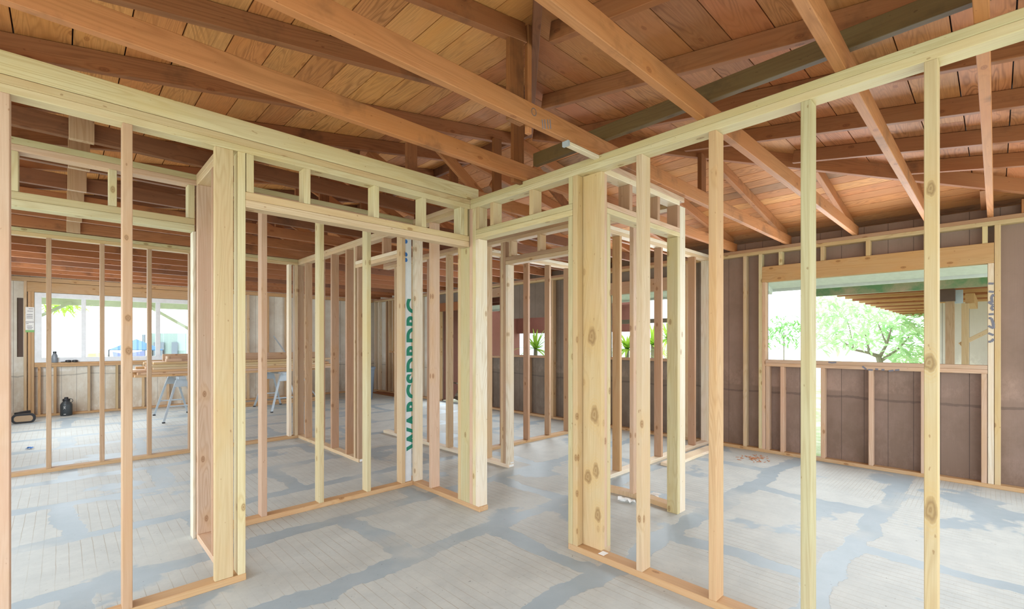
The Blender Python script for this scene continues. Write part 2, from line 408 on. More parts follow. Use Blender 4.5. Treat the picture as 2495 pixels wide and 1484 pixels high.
def siding(name, axis, plane, th, u0, u1, z0, z1, holes, mat, parent=None):
    us = sorted({u0, u1, *[min(max(h[i], u0), u1) for h in holes for i in (0, 1)]})
    zs = sorted({z0, z1, *[min(max(h[i], z0), z1) for h in holes for i in (2, 3)]})
    bm = bmesh.new(); V = {}
    def vert(u, z, k):
        key = (u, z, k)
        if key not in V:
            w = plane+k*th
            V[key] = bm.verts.new((w, u, z) if axis == 'x' else (u, w, z))
        return V[key]
    solid = {}
    for i in range(len(us)-1):
        for j in range(len(zs)-1):
            cu, cz = (us[i]+us[i+1])/2, (zs[j]+zs[j+1])/2
            solid[i, j] = not any(h[0] < cu < h[1] and h[2] < cz < h[3] for h in holes)
    def quad(*k):
        try: bm.faces.new([vert(*q) for q in k])
        except ValueError: pass
    for (i, j), s in solid.items():
        if not s: continue
        a, b, c, d = us[i], us[i+1], zs[j], zs[j+1]
        quad((a, c, 0), (b, c, 0), (b, d, 0), (a, d, 0)); quad((a, c, 1), (a, d, 1), (b, d, 1), (b, c, 1))
        if not solid.get((i-1, j)): quad((a, c, 0), (a, d, 0), (a, d, 1), (a, c, 1))
        if not solid.get((i+1, j)): quad((b, c, 0), (b, c, 1), (b, d, 1), (b, d, 0))
        if not solid.get((i, j-1)): quad((a, c, 0), (a, c, 1), (b, c, 1), (b, c, 0))
        if not solid.get((i, j+1)): quad((a, d, 0), (b, d, 0), (b, d, 1), (a, d, 1))
    bmesh.ops.recalc_face_normals(bm, faces=bm.faces)
    me = bpy.data.meshes.new(name); bm.to_mesh(me); bm.free(); me.materials.append(mat)
    return mesh_obj(name, me, mat, parent)

# ---- wall_right : exterior wall x = 6.05 (studs) / 6.14 (siding)
XR, YB = 6.05, 11.70
wr = siding('wall_right', 'x', XR+SW, .014, -.75, 2.58, -.1, 2.55, [(.054, 1.913, 1.112, 2.045), (1.355, 1.45, -.02, 1.03)], M['side_brown'])
tag(wr, kind='structure')
wm = siding('wall_right_middle', 'x', XR+SW, .014, 2.58, 9.0, -.1, 2.55,
            [(2.95, 4.15, 1.09, 2.045), (5.35, 6.35, 1.08, 1.76),
             (6.62, 7.25, 1.05, 2.2), (7.75, 8.62, -.02, 2.0)], M['side_grey'])
tag(wm, kind='structure')
ww = siding('wall_right_end', 'x', XR+SW, .014, 9.0, YB+SW, -.1, 2.55, [(10.1, 10.86, 1.08, 1.6)], M['side_white_y'])
tag(ww, kind='structure')
def R(name, y0, y1, z0, z1, tone, par=wr): return lum(name, par, XR, XR+SW-.002, y0, y1, z0, z1, tone)
R('bottom_plate', -.75, 7.73, 0, PZ, 'orange'); R('bottom_plate', 8.64, 11.69, 0, PZ, 'orange', ww)
R('top_plate', -.75, 11.69, TP0, TP0+.038, 'honey'); R('top_plate', -.75, 11.69, TP0+.038, TP1, 'dpink')
R('header', .012, 1.951, 2.04, 2.225, 'hdr')
R('sill_plate', .054, 1.913, 1.074, 1.112, 'pink'); R('sill_plate', .054, 1.913, 1.034, 1.073, 'pink')
for y in (.452, .908, 1.314, 1.733): R('cripple_stud', y, y+SD, 2.226, TP0, 'green' if y > 1.5 else 'honey')
R('cripple_stud', .052, .088, 2.226, TP0, 'green')
for y in (1.872, 1.715, 1.31, .885, .473, .056): R('sill_stud', y, y+SD, PZ, 1.034, 'pink')
R('trimmer_stud', 1.914, 1.951, PZ, 2.04, 'pink'); R('trimmer_stud', .013, .052, PZ, 2.04, 'pale')
R('king_stud', 1.952, 1.99, PZ, TP0, 'green'); R('king_stud', -.03, .010, PZ, TP0, 'honey')
for y in (2.13, -.43, 4.6, 5.0, 7.3, 9.35, 9.75, 11.0, 11.4, 11.62): R('stud', y, y+SD, PZ, TP0, random.choice(['pale', 'tan', 'dpink', 'brown']), ww if y > 9 else wr)
# far window openings of that wall
for (a, b, zb, zt) in ((2.95, 4.15, 1.09, 2.045), (5.35, 6.35, 1.08, 1.76), (6.62, 7.25, 1.05, 2.2)):
    R('king_stud', a-.078, a-.04, PZ, TP0, 'tan'); R('trimmer_stud', a-.039, a-.001, PZ, zt, 'tan')
    R('king_stud', b+.041, b+.079, PZ, TP0, 'orange'); R('trimmer_stud', b+.001, b+.039, PZ, zt, 'orange')
    if zt > 2: R('header', a-.04, b+.04, zt, min(zt+.18, TP0-.01), 'brown')
    R('sill_plate', a, b, zb-.04, zb, 'brown')
    m_ = (a+b)/2; R('sill_stud', m_, m_+SD, PZ, zb-.04, 'brown')
for (a, b) in ((7.75, 8.62),):
    R('trimmer_stud', a-.04, a-.001, PZ, 2.0, 'orange'); R('trimmer_stud', b+.001, b+.04, PZ, 2.0, 'orange'); R('header', a-.04, b+.04, 2.0, 2.18, 'redd')
R('sill_plate', 10.1, 10.86, 1.04, 1.08, 'orange', ww); R('trimmer_stud', 10.06, 10.099, PZ, TP0, 'orange', ww); R('trimmer_stud', 10.861, 10.9, PZ, TP0, 'tan', ww)
for y in (10.35, 10.65): R('stud', y, y+SD, PZ, TP0, 'orange', ww)
# hand sprayed strokes on the trimmer and sill of the near window
def strokes(name, pl, par, w=.008):
    m = MB()
    for st in pl:
        for a, b in zip(st, st[1:]):
            k_ = random.uniform(0, .0006); m.bar(Vector(a)-Vector((k_, 0, 0)), Vector(b)-Vector((k_, 0, 0)), .0012, w, side=(1, 0, 0))
    o = m.build(name, M['spray'], par); o['label'] = 'dark grey sprayed lettering'; return o
def px_r(px, py, x=XR-.0018):
    r = (px-1247.5)/F_PX; s, c = math.sin(YAW), math.cos(YAW); vx, vy = r*s+c, -r*c+s; d = x/vx
    return (x, d*vy, CAMH+d*(HY-py)/F_PX)
def q7(x, y): return px_r(2380+x/5.708, 640+y/5.708)
strokes('spray_lettering', [[q7(160, 290), q7(235, 292)], [q7(165, 400), q7(235, 408)], [q7(235, 440), q7(205, 480), q7(215, 560), q7(160, 545)], [q7(160, 550), q7(230, 590)],
    [q7(235, 600), q7(205, 620), q7(210, 650), q7(235, 660)], [q7(165, 720), q7(235, 716)], [q7(165, 770), q7(205, 775), q7(235, 870)], [q7(160, 880), q7(235, 915), q7(225, 820)],
    [q7(160, 980), q7(235, 1010)], [q7(235, 1060), q7(200, 1100), q7(160, 1100)]], wr, .018)
def q4(x, y): return px_r(1850+x/4.158, 640+y/4.158)
strokes('spray_lettering', [[q4(700, 1008), q4(740, 1014), q4(780, 1010)], [q4(1045, 1050), q4(1085, 1082)], [q4(1100, 1085), q4(1150, 1088)], [q4(1175, 1078), q4(1205, 1082)],
    [q4(1238, 1085), q4(1268, 1086)], [q4(1310, 1098), q4(1360, 1092)], [q4(1375, 1090), q4(1420, 1086)]], wr, .016)

# ---- wall_back : exterior wall y = 11.70
wb = siding('wall_back', 'y', YB+SW, .014, -1.15, XR+SW, -.1, 2.55, [(-.37, 2.03, .955, 2.195), (-.585, -.508, 1.06, 2.09)], M['side_white'])
tag(wb, kind='structure')
def B(name, x0, x1, z0, z1, tone): return lum(name, wb, x0, x1, YB, YB+SW-.002, z0, z1, tone)
B('bottom_plate', -1.1, 6.04, 0, PZ, 'orange'); B('top_plate', -1.1, 6.04, TP0, TP1, 'orange')
B('header', -.46, 2.10, 2.2, 2.375, 'orange'); B('sill_plate', -.37, 2.03, .915, .953, 'orange'); B('sill_plate', -.37, 2.03, .876, .914, 'orange')
B('trimmer_stud', -.41, -.372, PZ, 2.2, 'orange'); B('trimmer_stud', -.45, -.412, PZ, 2.2, 'orange'); B('king_stud', -.5, -.462, PZ, TP0, 'tan')
B('trimmer_stud', 2.032, 2.07, PZ, 2.2, 'orange'); B('king_stud', 2.102, 2.14, PZ, TP0, 'tan')
for x in (-.33, -.13, .32, .72, 1.12, 1.52, 1.9): B('sill_stud', x, x+SD, PZ, .876, random.choice(['orange', 'honey', 'tan']))
for x in (2.55, 2.99, 3.4, 3.8, 4.25, 4.65, 5.05, 5.45, 5.85): B('stud', x, x+SD, PZ, TP0, random.choice(['orange', 'tan', 'tan']))
db = MB().box(-.62, -.47, YB+.14, YB+.16, 1.0, 2.15).build('brown_board', M['brownblock'])
tag(db, 'dark brown board outside the narrow slot left of the back window', 'board')
# ---- wall_left beyond the first partition (only its far end can be glimpsed)
wl = siding('wall_left', 'x', -1.12, .014, 6.9, YB+SW, -.1, 2.55, [(8.2, 10.2, .95, 2.2)], M['side_white_y']); tag(wl, kind='structure')

# ---- window_1 : white vinyl window in the back wall
w1 = thing('window_1', (.83, YB+.03, .955), kind='structure')
def V(name, x0, x1, z0, z1, y0=YB+.02, y1=YB+.075, mat='white'): return MB().box(x0, x1, y0, y1, z0, z1).build(name, M[mat], w1, bev=.004 if mat == 'white' else 0)
m = MB()
m.box(-.368, -.28, YB+.01, YB+.08, .957, 2.193).box(1.95, 2.028, YB+.01, YB+.08, .957, 2.193).box(-.28, 1.95, YB+.01, YB+.08, 2.11, 2.193).box(-.28, 1.95, YB+.01, YB+.08, .957, 1.04)
m.build('window_frame', M['white'], w1, bev=.004)
V('mullion', .235, .30, 1.04, 2.11); V('mullion', 1.335, 1.41, 1.04, 2.11)
for x0, x1 in ((-.28, .235), (.30, 1.335), (1.41, 1.95)): V('pane', x0, x1, 1.04, 2.11, YB+.045, YB+.049, 'glass')

# ================================================================= ROOF
RX, RZ, SL, RY = 2.89, 3.086, .167, 2.78       # ridge x, rafter bottom at ridge, pitch, near end of ridge
EX0, EX1, EY0, EY1 = -.78, 6.15, -.46, 11.79
zA = lambda x: RZ-SL*(RX-x); zC = lambda x: RZ-SL*(x-RX); zB = lambda y: RZ-SL*(RY-y)
RH = .10
def board_plane(name, kind, tones, width=.19):
    """boards nailed across the rafters; kind A/C boards run along Y, kind B boards run along X; clipped at the hips"""
    bm = bmesh.new(); uvl = bm.loops.layers.uv.new('len'); cl = bm.loops.layers.float_color.new('tone')
    def addq(pts, us, col, o):
        vs = [bm.verts.new(p) for p in pts]; f = bm.faces.new(vs)
        for l, uvp in zip(f.loops, us): l[uvl].uv = (uvp[0]+o*7.3, uvp[1]+o*3.1); l[cl] = col
    def slab(pts, us, col, o):
        n = (Vector(pts[1])-Vector(pts[0])).cross(Vector(pts[2])-Vector(pts[0])).normalized()
        if n.z > 0: pts = pts[::-1]; us = us[::-1]; n = -n
        addq(pts, us, col, o); up = [tuple(Vector(p)+Vector((0, 0, .02))) for p in pts]
        k = len(pts)
        for i in range(k):
            j = (i+1) % k; addq([pts[j], pts[i], up[i], up[j]], [us[j], us[i], us[i], us[j]], col, o)
    g = .0055
    if kind in 'AC':
        lo, hi = (EX0-.5, RX) if kind == 'A' else (RX, EX1+1.3)
        x = lo; zf = zA if kind == 'A' else zC
        while x < hi-.01:
            x1 = min(x+width, hi); y = EY1+.3
            # near end follows the hip line
            hipy = (lambda xx: RY-(RX-xx)) if kind == 'A' else (lambda xx: RY-(xx-RX))
            segs = []; cur = EY1+.3; joints = [random.uniform(4.2, 8.5)]
            ends = [max(hipy(x+g/2), EY0-1.6), max(hipy(x1-g/2), EY0-1.6)]
            cuts = [EY1+.3]+[j for j in joints if j > max(ends)+.4]
            for i, c0 in enumerate(cuts):
                last = i == len(cuts)-1
                a, b = (ends if last else (cuts[i+1]+.003, cuts[i+1]+.003))
                xa, xb = x+g/2, x1-g/2
                pts = [(xa, a, zf(xa)+RH), (xb, b, zf(xb)+RH), (xb, c0, zf(xb)+RH), (xa, c0, zf(xa)+RH)]
                us = [(a, 0), (b, x1-x), (c0, x1-x), (c0, 0)]
                t = random.choice(tones); slab(pts, us, jit(t, .08), random.random()*9)
            x = x1
    else:
        y = EY0-1.2
        while y < RY-.01:
            y1 = min(y+width, RY); ya, yb = y+g/2, y1-g/2
            L = lambda yy: RX-(RY-yy); Rr = lambda yy: RX+(RY-yy)
            L0, L1 = L(ya), L(yb); R0, R1 = Rr(ya), Rr(yb)
            jx = random.uniform(3.0, 4.6)
            parts = [((L0, L1), (jx, jx)), ((jx+.003, jx+.003), (R0, R1))] if (L1 < jx-.3 and R1 > jx+.3) else [((L0, L1), (R0, R1))]
            for (a0, a1), (b0, b1) in parts:
                pts = [(a0, ya, zB(ya)+RH), (b0, ya, zB(ya)+RH), (b1, yb, zB(yb)+RH), (a1, yb, zB(yb)+RH)]
                us = [(a0, 0), (b0, 0), (b1, y1-y), (a1, y1-y)]
                slab(pts, us, jit(random.choice(tones), .08), random.random()*9)
            y = y1
    me = bpy.data.meshes.new(name); bm.to_mesh(me); bm.free(); me.materials.append(M['board'])
    o = mesh_obj(name, me, M['board']); return tag(o, kind='structure')
bt = [srgb(204, 144, 86), srgb(210, 150, 90), srgb(196, 134, 80), srgb(192, 130, 82), srgb(178, 118, 74), srgb(214, 156, 92)]
board_plane('ceiling_left_slope', 'A', bt, .187)
board_plane('ceiling_front_slope', 'B', [srgb(184, 124, 76), srgb(190, 132, 80), srgb(176, 116, 72), srgb(170, 112, 70), srgb(186, 120, 76)], .20)
board_plane('ceiling_right_slope', 'C', [srgb(198, 136, 80), srgb(204, 144, 84), srgb(188, 126, 74), srgb(196, 132, 78), srgb(160, 116, 78)], .145)
# dark underlay above the boards closes the gaps
bm = bmesh.new()
def face(*p): bm.faces.new([bm.verts.new(q) for q in p])
o_ = RH+.022; ex0, ex1, ey0, ey1 = EX0-.6, EX1+1.3, EY0-1.2, EY1+.35
kA = min(RX-ex0, RY-ey0)
face((ex0, RY-(RX-ex0), zA(ex0)+o_), (RX, RY, RZ+o_), (RX, ey1, RZ+o_), (ex0, ey1, zA(ex0)+o_))
face((RX, RY, RZ+o_), (ex1, RY-(ex1-RX), zC(ex1)+o_), (ex1, ey1, zC(ex1)+o_), (RX, ey1, RZ+o_))
k = RY-ey0; face((RX-k, ey0, zB(ey0)+o_), (RX+k, ey0, zB(ey0)+o_), (RX, RY, RZ+o_))
r = bmesh.ops.extrude_face_region(bm, geom=list(bm.faces)); bmesh.ops.translate(bm, verts=[g for g in r['geom'] if isinstance(g, bmesh.types.BMVert)], vec=(0, 0, .03))
bmesh.ops.recalc_face_normals(bm, faces=bm.faces)
me = bpy.data.meshes.new('roof'); bm.to_mesh(me); bm.free(); me.materials.append(M['black'])
tag(mesh_obj('roof', me, M['black']), kind='structure')

JH = .105   # joist height
def rafter(par, y, x0, x1, fn, tone):
    z0, z1 = fn(x0)+RH/2-.002, fn(x1)+RH/2-.002
    return strut('rafter', par, (x0, y, z0), (x1, y, z1), .04, RH*.985, (0, 1, 0), tone)
NEAR = {0: 'the nearest ceiling joist, running out over the top right corner', 1: 'second nearest ceiling joist, crossing above the stud wall at right',
        2: 'third nearest ceiling joist with a short roof rafter nailed beside it', 3: 'ceiling joist marked with a pencilled circle and blurred ink bars',
        4: 'brown joist crossing from top left corner to where the near stud walls meet'}
ysJ = [.015, .43, 1.02, 1.66, 2.27]+[2.93+.61*i for i in range(15)]
for i, y in enumerate(ysJ):
    if i in NEAR: lab, grp = 'roof truss, '+NEAR[i], None
    elif i == 5: lab, grp = 'old brown roof truss with slanting web just behind the left partition beam', None
    elif i == 6: lab, grp = 'old brown roof truss, second one behind the near left partition top plate', None
    else: lab, grp = 'old dark brown roof truss crossing above the far rooms', 'roof trusses above the far rooms'
    t = thing('roof_truss', (RX, y, TP1), lab, 'roof truss', grp)
    x0 = -1.05; x1 = XR+.09
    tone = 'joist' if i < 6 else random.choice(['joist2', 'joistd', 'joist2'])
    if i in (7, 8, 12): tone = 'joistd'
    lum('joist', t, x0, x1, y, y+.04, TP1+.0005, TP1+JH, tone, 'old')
    yr = y+.062
    hip = RY-yr
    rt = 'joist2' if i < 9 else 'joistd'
    a1 = RX-.021 if hip <= 0 else RX-hip-.09
    c0 = RX+.021 if hip <= 0 else RX+hip+.09
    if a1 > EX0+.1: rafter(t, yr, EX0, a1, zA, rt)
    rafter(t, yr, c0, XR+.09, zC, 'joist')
    if 6 <= i < 12: lum('web_post', t, .02, .125, y-.037, y-.001, 2.44 if i == 6 else TP1-.01, zA(.07)+.09, 'brown', 'new')
    if i >= 5:   # webs
        if i < 12:
            xm = 1.87 if i == 5 else 1.71
            lum('web_post', t, xm-.045, xm+.045, yr+.022, yr+.05, TP1+.02, zA(xm)+.05, 'joist2', 'old')
            strut('web_brace', t, (xm+.12, yr+.036, zA(xm)+.02), (2.62, yr+.036, TP1+.06), .03, .085, (0, 1, 0), 'joist')
            lum('king_post', t, 2.62, 2.71, yr-.05, yr-.022, TP1+.02, RZ-.03, 'redd', 'old')
        if i < 9:
            strut('web_brace', t, (3.2, yr+.036, RZ-.1), (4.0, yr+.036, TP1+.07), .03, .085, (0, 1, 0), 'joist')
# pencilled circle and ink bars on the third joist
def px_y(px, py, y):
    r = (px-1247.5)/F_PX; s, c = math.sin(YAW), math.cos(YAW); vx, vy = r*s+c, -r*c+s; d = y/vy
    return Vector((d*vx, y, CAMH+d*(HY-py)/F_PX))
jt = [o for o in COL.objects if o.name.startswith('roof_truss')][3]
m = MB(); cc = px_y(1301, 273, 1.6592)
for i in range(16):
    a0, a1 = 2*PI*i/16, 2*PI*(i+1)/16
    m.bar(cc+Vector((.017*math.cos(a0), 0, .019*math.sin(a0))), cc+Vector((.017*math.cos(a1), 0, .019*math.sin(a1))), .001, .003, side=(0, 1, 0))
m.build('pencil_circle', M['ink'], jt)
for px in (1321, 1327, 1334, 1340):
    MB().bar(px_y(px, 291, 1.6592), px_y(px+2, 314, 1.6592), .001, .006, side=(0, 1, 0)).build('ink_bar', M['spray'], jt)
# little nailer and clip under the circled joist
nl = thing('nailer_strip', (2.2, 1.68, 2.436), 'short pale wood strip with metal clip under the ink-marked ceiling joist', 'wood strip')
lum('strip', nl, 2.05, 2.36, 1.662, 1.70, 2.436, 2.4565, 'pale')
MB().box(2.032, 2.049, 1.66, 1.702, 2.43, 2.458).build('metal_clip', M['steel'], nl)
# near slope (B) rafters
LB = ['thin-lit roof rafter left of the hip above the third joist', 'roof rafter right of the tall dark post', 'roof rafter above the near right stud wall, second from the post',
      'dark red roof rafter behind the right stud wall top plate', 'dark red roof rafter beyond the right partition, middle of three', 'dark red roof rafter beyond the right partition, nearest the eave']
for i, x in enumerate((1.84, 2.49, 3.11, 3.75, 4.38, 5.0)):
    ytop = RY-abs(RX-x)-.12
    o = strut('rafter', None, (x, EY0-.5, zB(EY0-.5)+RH/2-.002), (x, ytop, zB(ytop)+RH/2-.002), .04, RH*.985, (1, 0, 0), 'joist2' if i < 3 else 'dpink' if 0 else 'joist2')
    tag(o, LB[i], 'rafter')
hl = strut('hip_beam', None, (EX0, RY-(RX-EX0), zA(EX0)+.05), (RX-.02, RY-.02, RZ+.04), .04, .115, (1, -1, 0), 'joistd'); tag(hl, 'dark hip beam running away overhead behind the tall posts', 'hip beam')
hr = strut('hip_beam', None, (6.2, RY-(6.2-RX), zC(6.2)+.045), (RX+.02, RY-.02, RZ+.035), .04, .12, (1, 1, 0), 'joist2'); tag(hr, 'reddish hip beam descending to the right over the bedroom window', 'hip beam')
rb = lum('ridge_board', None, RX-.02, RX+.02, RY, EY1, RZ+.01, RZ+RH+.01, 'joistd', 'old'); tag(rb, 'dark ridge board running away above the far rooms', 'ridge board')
mb = lum('ceiling_beam', None, 2.38, 2.42, -.55, 2.26, TP1+JH+.002, TP1+JH+.09, 'mould', 'old')
mb2 = tag(mb, 'mouldy dark green brown beam lying across the ceiling joists', 'beam')
lm = lum('ceiling_beam', None, 2.37, 2.42, 2.20, 2.335, TP1+JH+.0, TP1+JH+.001, 'mould', 'old') if 0 else None
def post(x0, x1, y0, y1, z0, z1, tone, label): return tag(lum('roof_post', None, x0, x1, y0, y1, z0, z1, tone, 'old'), label, 'post')
post(1.625, 1.727, 1.704, 1.735, TP1, 2.99, 'redd', 'dark brown roof post standing behind the circled ceiling joist')
post(2.24, 2.345, 2.312, 2.33+.012, TP1-.02, 3.03, 'redd', 'dark brown roof post behind the pale joist, lower of the two posts')
post(1.757, 1.787, 1.704, 1.73, TP1-.03, 3.0, 'joist', 'thin reddish stick standing just right of the tall dark post')
post(3.86, 3.95, 1.715, 1.75, TP1+JH-.05, zC(3.9), 'redd', 'dark red post under the right hip beam')
post(6.055, 6.13, -.19, -.155, TP1, zC(6.1)+.03, 'joist', 'short brown post near the right edge above the exterior wall')
# ================================================================= PARTITION FRAMES
def frame(name, loc, label): return thing('partition_frame', loc, label, 'stud wall')
# ---- R : right partition along x = 2.33
XF = 2.33; XK = XF+SW
r_ = frame('', (XF+SW/2, .7, 0), 'near right stud wall with green-tinged top plate and open doorway at its left end')
def P_(name, y0, y1, z0, z1, tone, x0=XF, x1=XK, par=None): return lum(name, par or r_, x0, x1, y0, y1, z0, z1, tone)
P_('bottom_plate', -.55, 1.903, 0, PZ, 'orange')
P_('top_plate', -.55, 2.90, TP0, TP0+.0375, 'green'); P_('top_plate', -.55, 2.90, TP0+.038, TP1, 'greend')
for y, tn in ((1.371, 'tan'), (.961, 'orange'), (.556, 'greend'), (-.256, 'tan')): P_('stud', y, y+SD+.001, PZ, TP0, tn)
lum('stud', r_, XF, XK, .149, .188, PZ, TP0, 'honey', 'knot_right')
P_('trimmer_stud', 1.867, 1.903, PZ, 2.131, 'greend'); P_('king_stud', 1.829, 1.866, PZ, TP0, 'honey')
P_('cripple_stud', 1.867, 1.90, 2.209, TP0, 'greend')
lum('wide_board', r_, 2.386, 2.423, 1.686, 1.8275, PZ, TP0, 'honey', 'knotty')['label'] = 'wide board with large knots'
P_('header', 1.868, 2.834, 2.132, 2.169, 'green'); P_('header', 1.868, 2.834, 2.170, 2.208, 'greend')
for y in (2.212, 2.624, 2.795): P_('cripple_stud', y, y+SD, 2.209, TP0, 'honey')
# ---- W4 : short wall beyond the doorway
w4 = frame('', (XF+SW/2, 3.2, 0), 'short stud wall with tripled studs and wide board, left side of the doorway')
def Q(name, y0, y1, z0, z1, tone, x0=XF, x1=XK): return lum(name, w4, x0, x1, y0, y1, z0, z1, tone)
Q('bottom_plate', 2.785, 3.99, 0, PZ, 'orange'); Q('top_plate', 2.901, 3.99, TP0, TP0+.0375, 'honey'); Q('top_plate', 2.901, 3.99, TP0+.038, TP1, 'tan')
Q('trimmer_stud', 2.795, 2.834, PZ, 2.131, 'pale'); Q('king_stud', 2.8345, 2.872, PZ, TP0, 'green'); Q('king_stud', 2.873, 2.911, PZ, TP0, 'pink')
Q('wide_board', 2.912, 3.022, PZ, TP0, 'greend', XF, XF+.036); Q('stud', 3.023, 3.062, PZ, TP0, 'honey')
Q('stud', 3.442, 3.48, PZ, TP0, 'pink'); Q('stud', 3.715, 3.753, PZ, TP0, 'pale'); 
Q('stud', 3.952, 3.99, PZ, TP0, 'tan')
# ---- L : left near partition along y = 2.90
YF = 2.90; YK = YF+SW
l_ = frame('', (1.0, YF+SW/2, 0), 'near left stud wall with wide closet opening and a beam lying on its plates')
def L_(name, x0, x1, z0, z1, tone, y0=YF, y1=YK, mat='new'): return lum(name, l_, x0, x1, y0, y1, z0, z1, tone, mat)
L_('bottom_plate', -1.0, .734, 0, PZ, 'orange')
L_('top_plate', -1.0, 2.329, TP0, TP0+.0375, 'green'); L_('top_plate', -1.0, 2.329, TP0+.038, TP1, 'honey')
L_('stud', -.203, -.165, PZ, TP0, 'pink'); L_('stud', .203, .241, PZ, TP0, 'brown', mat='knot_left'); L_('stud', -.61, -.572, PZ, TP0, 'pink')
L_('flat_stud', .584, .672, PZ, TP0, 'honey', 2.905, 2.942); L_('king_stud', .693, .731, PZ, TP0, 'green')
L_('header', .7315, 2.32, 2.08, 2.122, 'tan'); L_('header', .7315, 2.32, 2.123, 2.166, 'honey')
for x0, x1 in ((.735, .773), (1.048, 1.086), (1.504, 1.542), (1.881, 1.919), (2.234, 2.27), (2.271, 2.306)): L_('cripple_stud', x0, x1, 2.167, TP0, 'green')
bm_ = lum('blocking_beam', None, -1.0, 2.42, 2.903, 2.941, TP1+.003, TP1+.103, 'green'); 
tag(bm_, 'long new pale green beam lying on the left partition top plates', 'beam')
# ---- closet back wall y = 3.742 with the wide opening to its left
YC = 3.742
c_ = frame('', (.8, YC+SW/2, 0), 'second stud wall behind the left one, closet back with cased opening at left')
def C_(name, x0, x1, z0, z1, tone, y0=YC, y1=YC+SW): return lum(name, c_, x0, x1, y0, y1, z0, z1, tone)
C_('bottom_plate', .735, 2.329, 0, PZ, 'orange'); C_('top_plate', -1.0, 2.329, TP0, TP0+.0375, 'pink'); C_('top_plate', -1.0, 2.329, TP0+.038, TP1, 'greend')
for x, tn in ((1.048, 'pink'), (1.469, 'green'), (1.875, 'green'), (2.212, 'tan')): C_('stud', x, x+SD, PZ, TP0, tn)
C_('header', -1.0, .637, 2.073, 2.114, 'green'); C_('header', -1.0, .637, 2.115, 2.157, 'greend')
for x in (-.218, .198, .599): C_('cripple_stud', x, x+SD, 2.158, TP0, 'green')
C_('trimmer_stud', .626, .644, 0, 2.072, 'pale'); C_('flat_stud', .645, .734, PZ, TP0, 'pink', YC, YC+SD)
# strip of house wrap folded round the corner stud, with its printed letters
ws = lum('wrapped_stud', c_, 2.262, 2.328, 3.765, 3.83, PZ, TP0, 'x', 'wrap'); ws['label'] = 'corner stud wrapped in white house wrap with green letters'; ws.color = (1, 1, 1, 1)
def letters(txt, mat, x, z, size, par, sx=1.0):
    cu = bpy.data.curves.new('letters', 'FONT'); cu.body = txt; cu.size = size; cu.extrude = .0006; cu.offset = .004*size/.1; cu.space_character = 1.1
    tmp = bpy.data.objects.new('tmp', cu); COL.objects.link(tmp)
    dg = bpy.context.evaluated_depsgraph_get(); me = bpy.data.meshes.new_from_object(tmp.evaluated_get(dg))
    bpy.data.objects.remove(tmp)
    # local: text x -> world -z (reads downwards) ... rotate so that it climbs the stud
    R_ = Matrix(((0, -1, 0, 0), (0, 0, -1, 0), (1, 0, 0, 0), (0, 0, 0, 1)))
    me.transform(R_); me.materials.clear()
    o = mesh_obj('printed_letters', me, mat, par, (x, 3.7632, z)); o['label'] = 'green printed letters' if mat is M['green'] else 'blue marks'
    return o
letters('WARCSDRDRC', M['green'], 2.412, .33, .19, ws)
m = MB()
for z in (2.30, 2.25, 2.13, 2.08): m.poly([(2.268+.018*math.cos(a*PI/6), 3.7642, z+.02*math.sin(a*PI/6)) for a in range(12)], .0006)
m.build('blue_smudges', M['blue'], ws)
# ---- closet side wall x = .645
s_ = frame('', (.69, 3.36, 0), 'closet side wall behind the doubled post with blue tape, left of centre')
lum('bottom_plate', s_, .645, .734, 2.99, 3.741, 0, PZ, 'pink'); lum('top_plate', s_, .645, .734, 2.99, 3.741, TP0, TP0+.0375, 'tan'); lum('top_plate', s_, .645, .734, 2.99, 3.741, TP0+.038, TP1, 'tan')
lum('stud', s_, .645, .734, 3.265, 3.303, PZ, TP0, 'dpink'); lum('stud', s_, .645, .734, 3.70, 3.7405, PZ, TP0, 'pink')
tp = MB().poly([(.690, 3.2635, 1.93), (.668, 3.2635, 1.93), (.664, 3.2635, 1.72), (.655, 3.2635, 1.52), (.662, 3.2635, 1.52), (.676, 3.2635, 1.72)], .0008).build('painters_tape', M['blue']); tag(tp, 'strip of blue tape stuck on the stud beside the wide post', 'tape')
# ---- far left partition y = 6.67
YD = 6.67
d_ = frame('', (.8, YD+SW/2, 0), 'far left stud wall in front of the lumber pile, lit from the room behind')
def D_(name, x0, x1, z0, z1, tone): return lum(name, d_, x0, x1, YD, YD+SW, z0, z1, tone)
D_('bottom_plate', -1.0, 2.329, 0, PZ, 'orange'); D_('top_plate', -1.0, 2.329, TP0, TP0+.0375, 'honey'); D_('top_plate', -1.0, 2.329, TP0+.038, TP1, 'greend')
for x, tn in ((-.535, 'tan'), (-.128, 'brown'), (.281, 'brown'), (.686, 'brown'), (1.077, 'brown'), (1.483, 'tan'), (1.889, 'tan'), (2.205, 'pale'), (2.288, 'tan')): D_('stud', x, x+SD, PZ, TP0, tn)
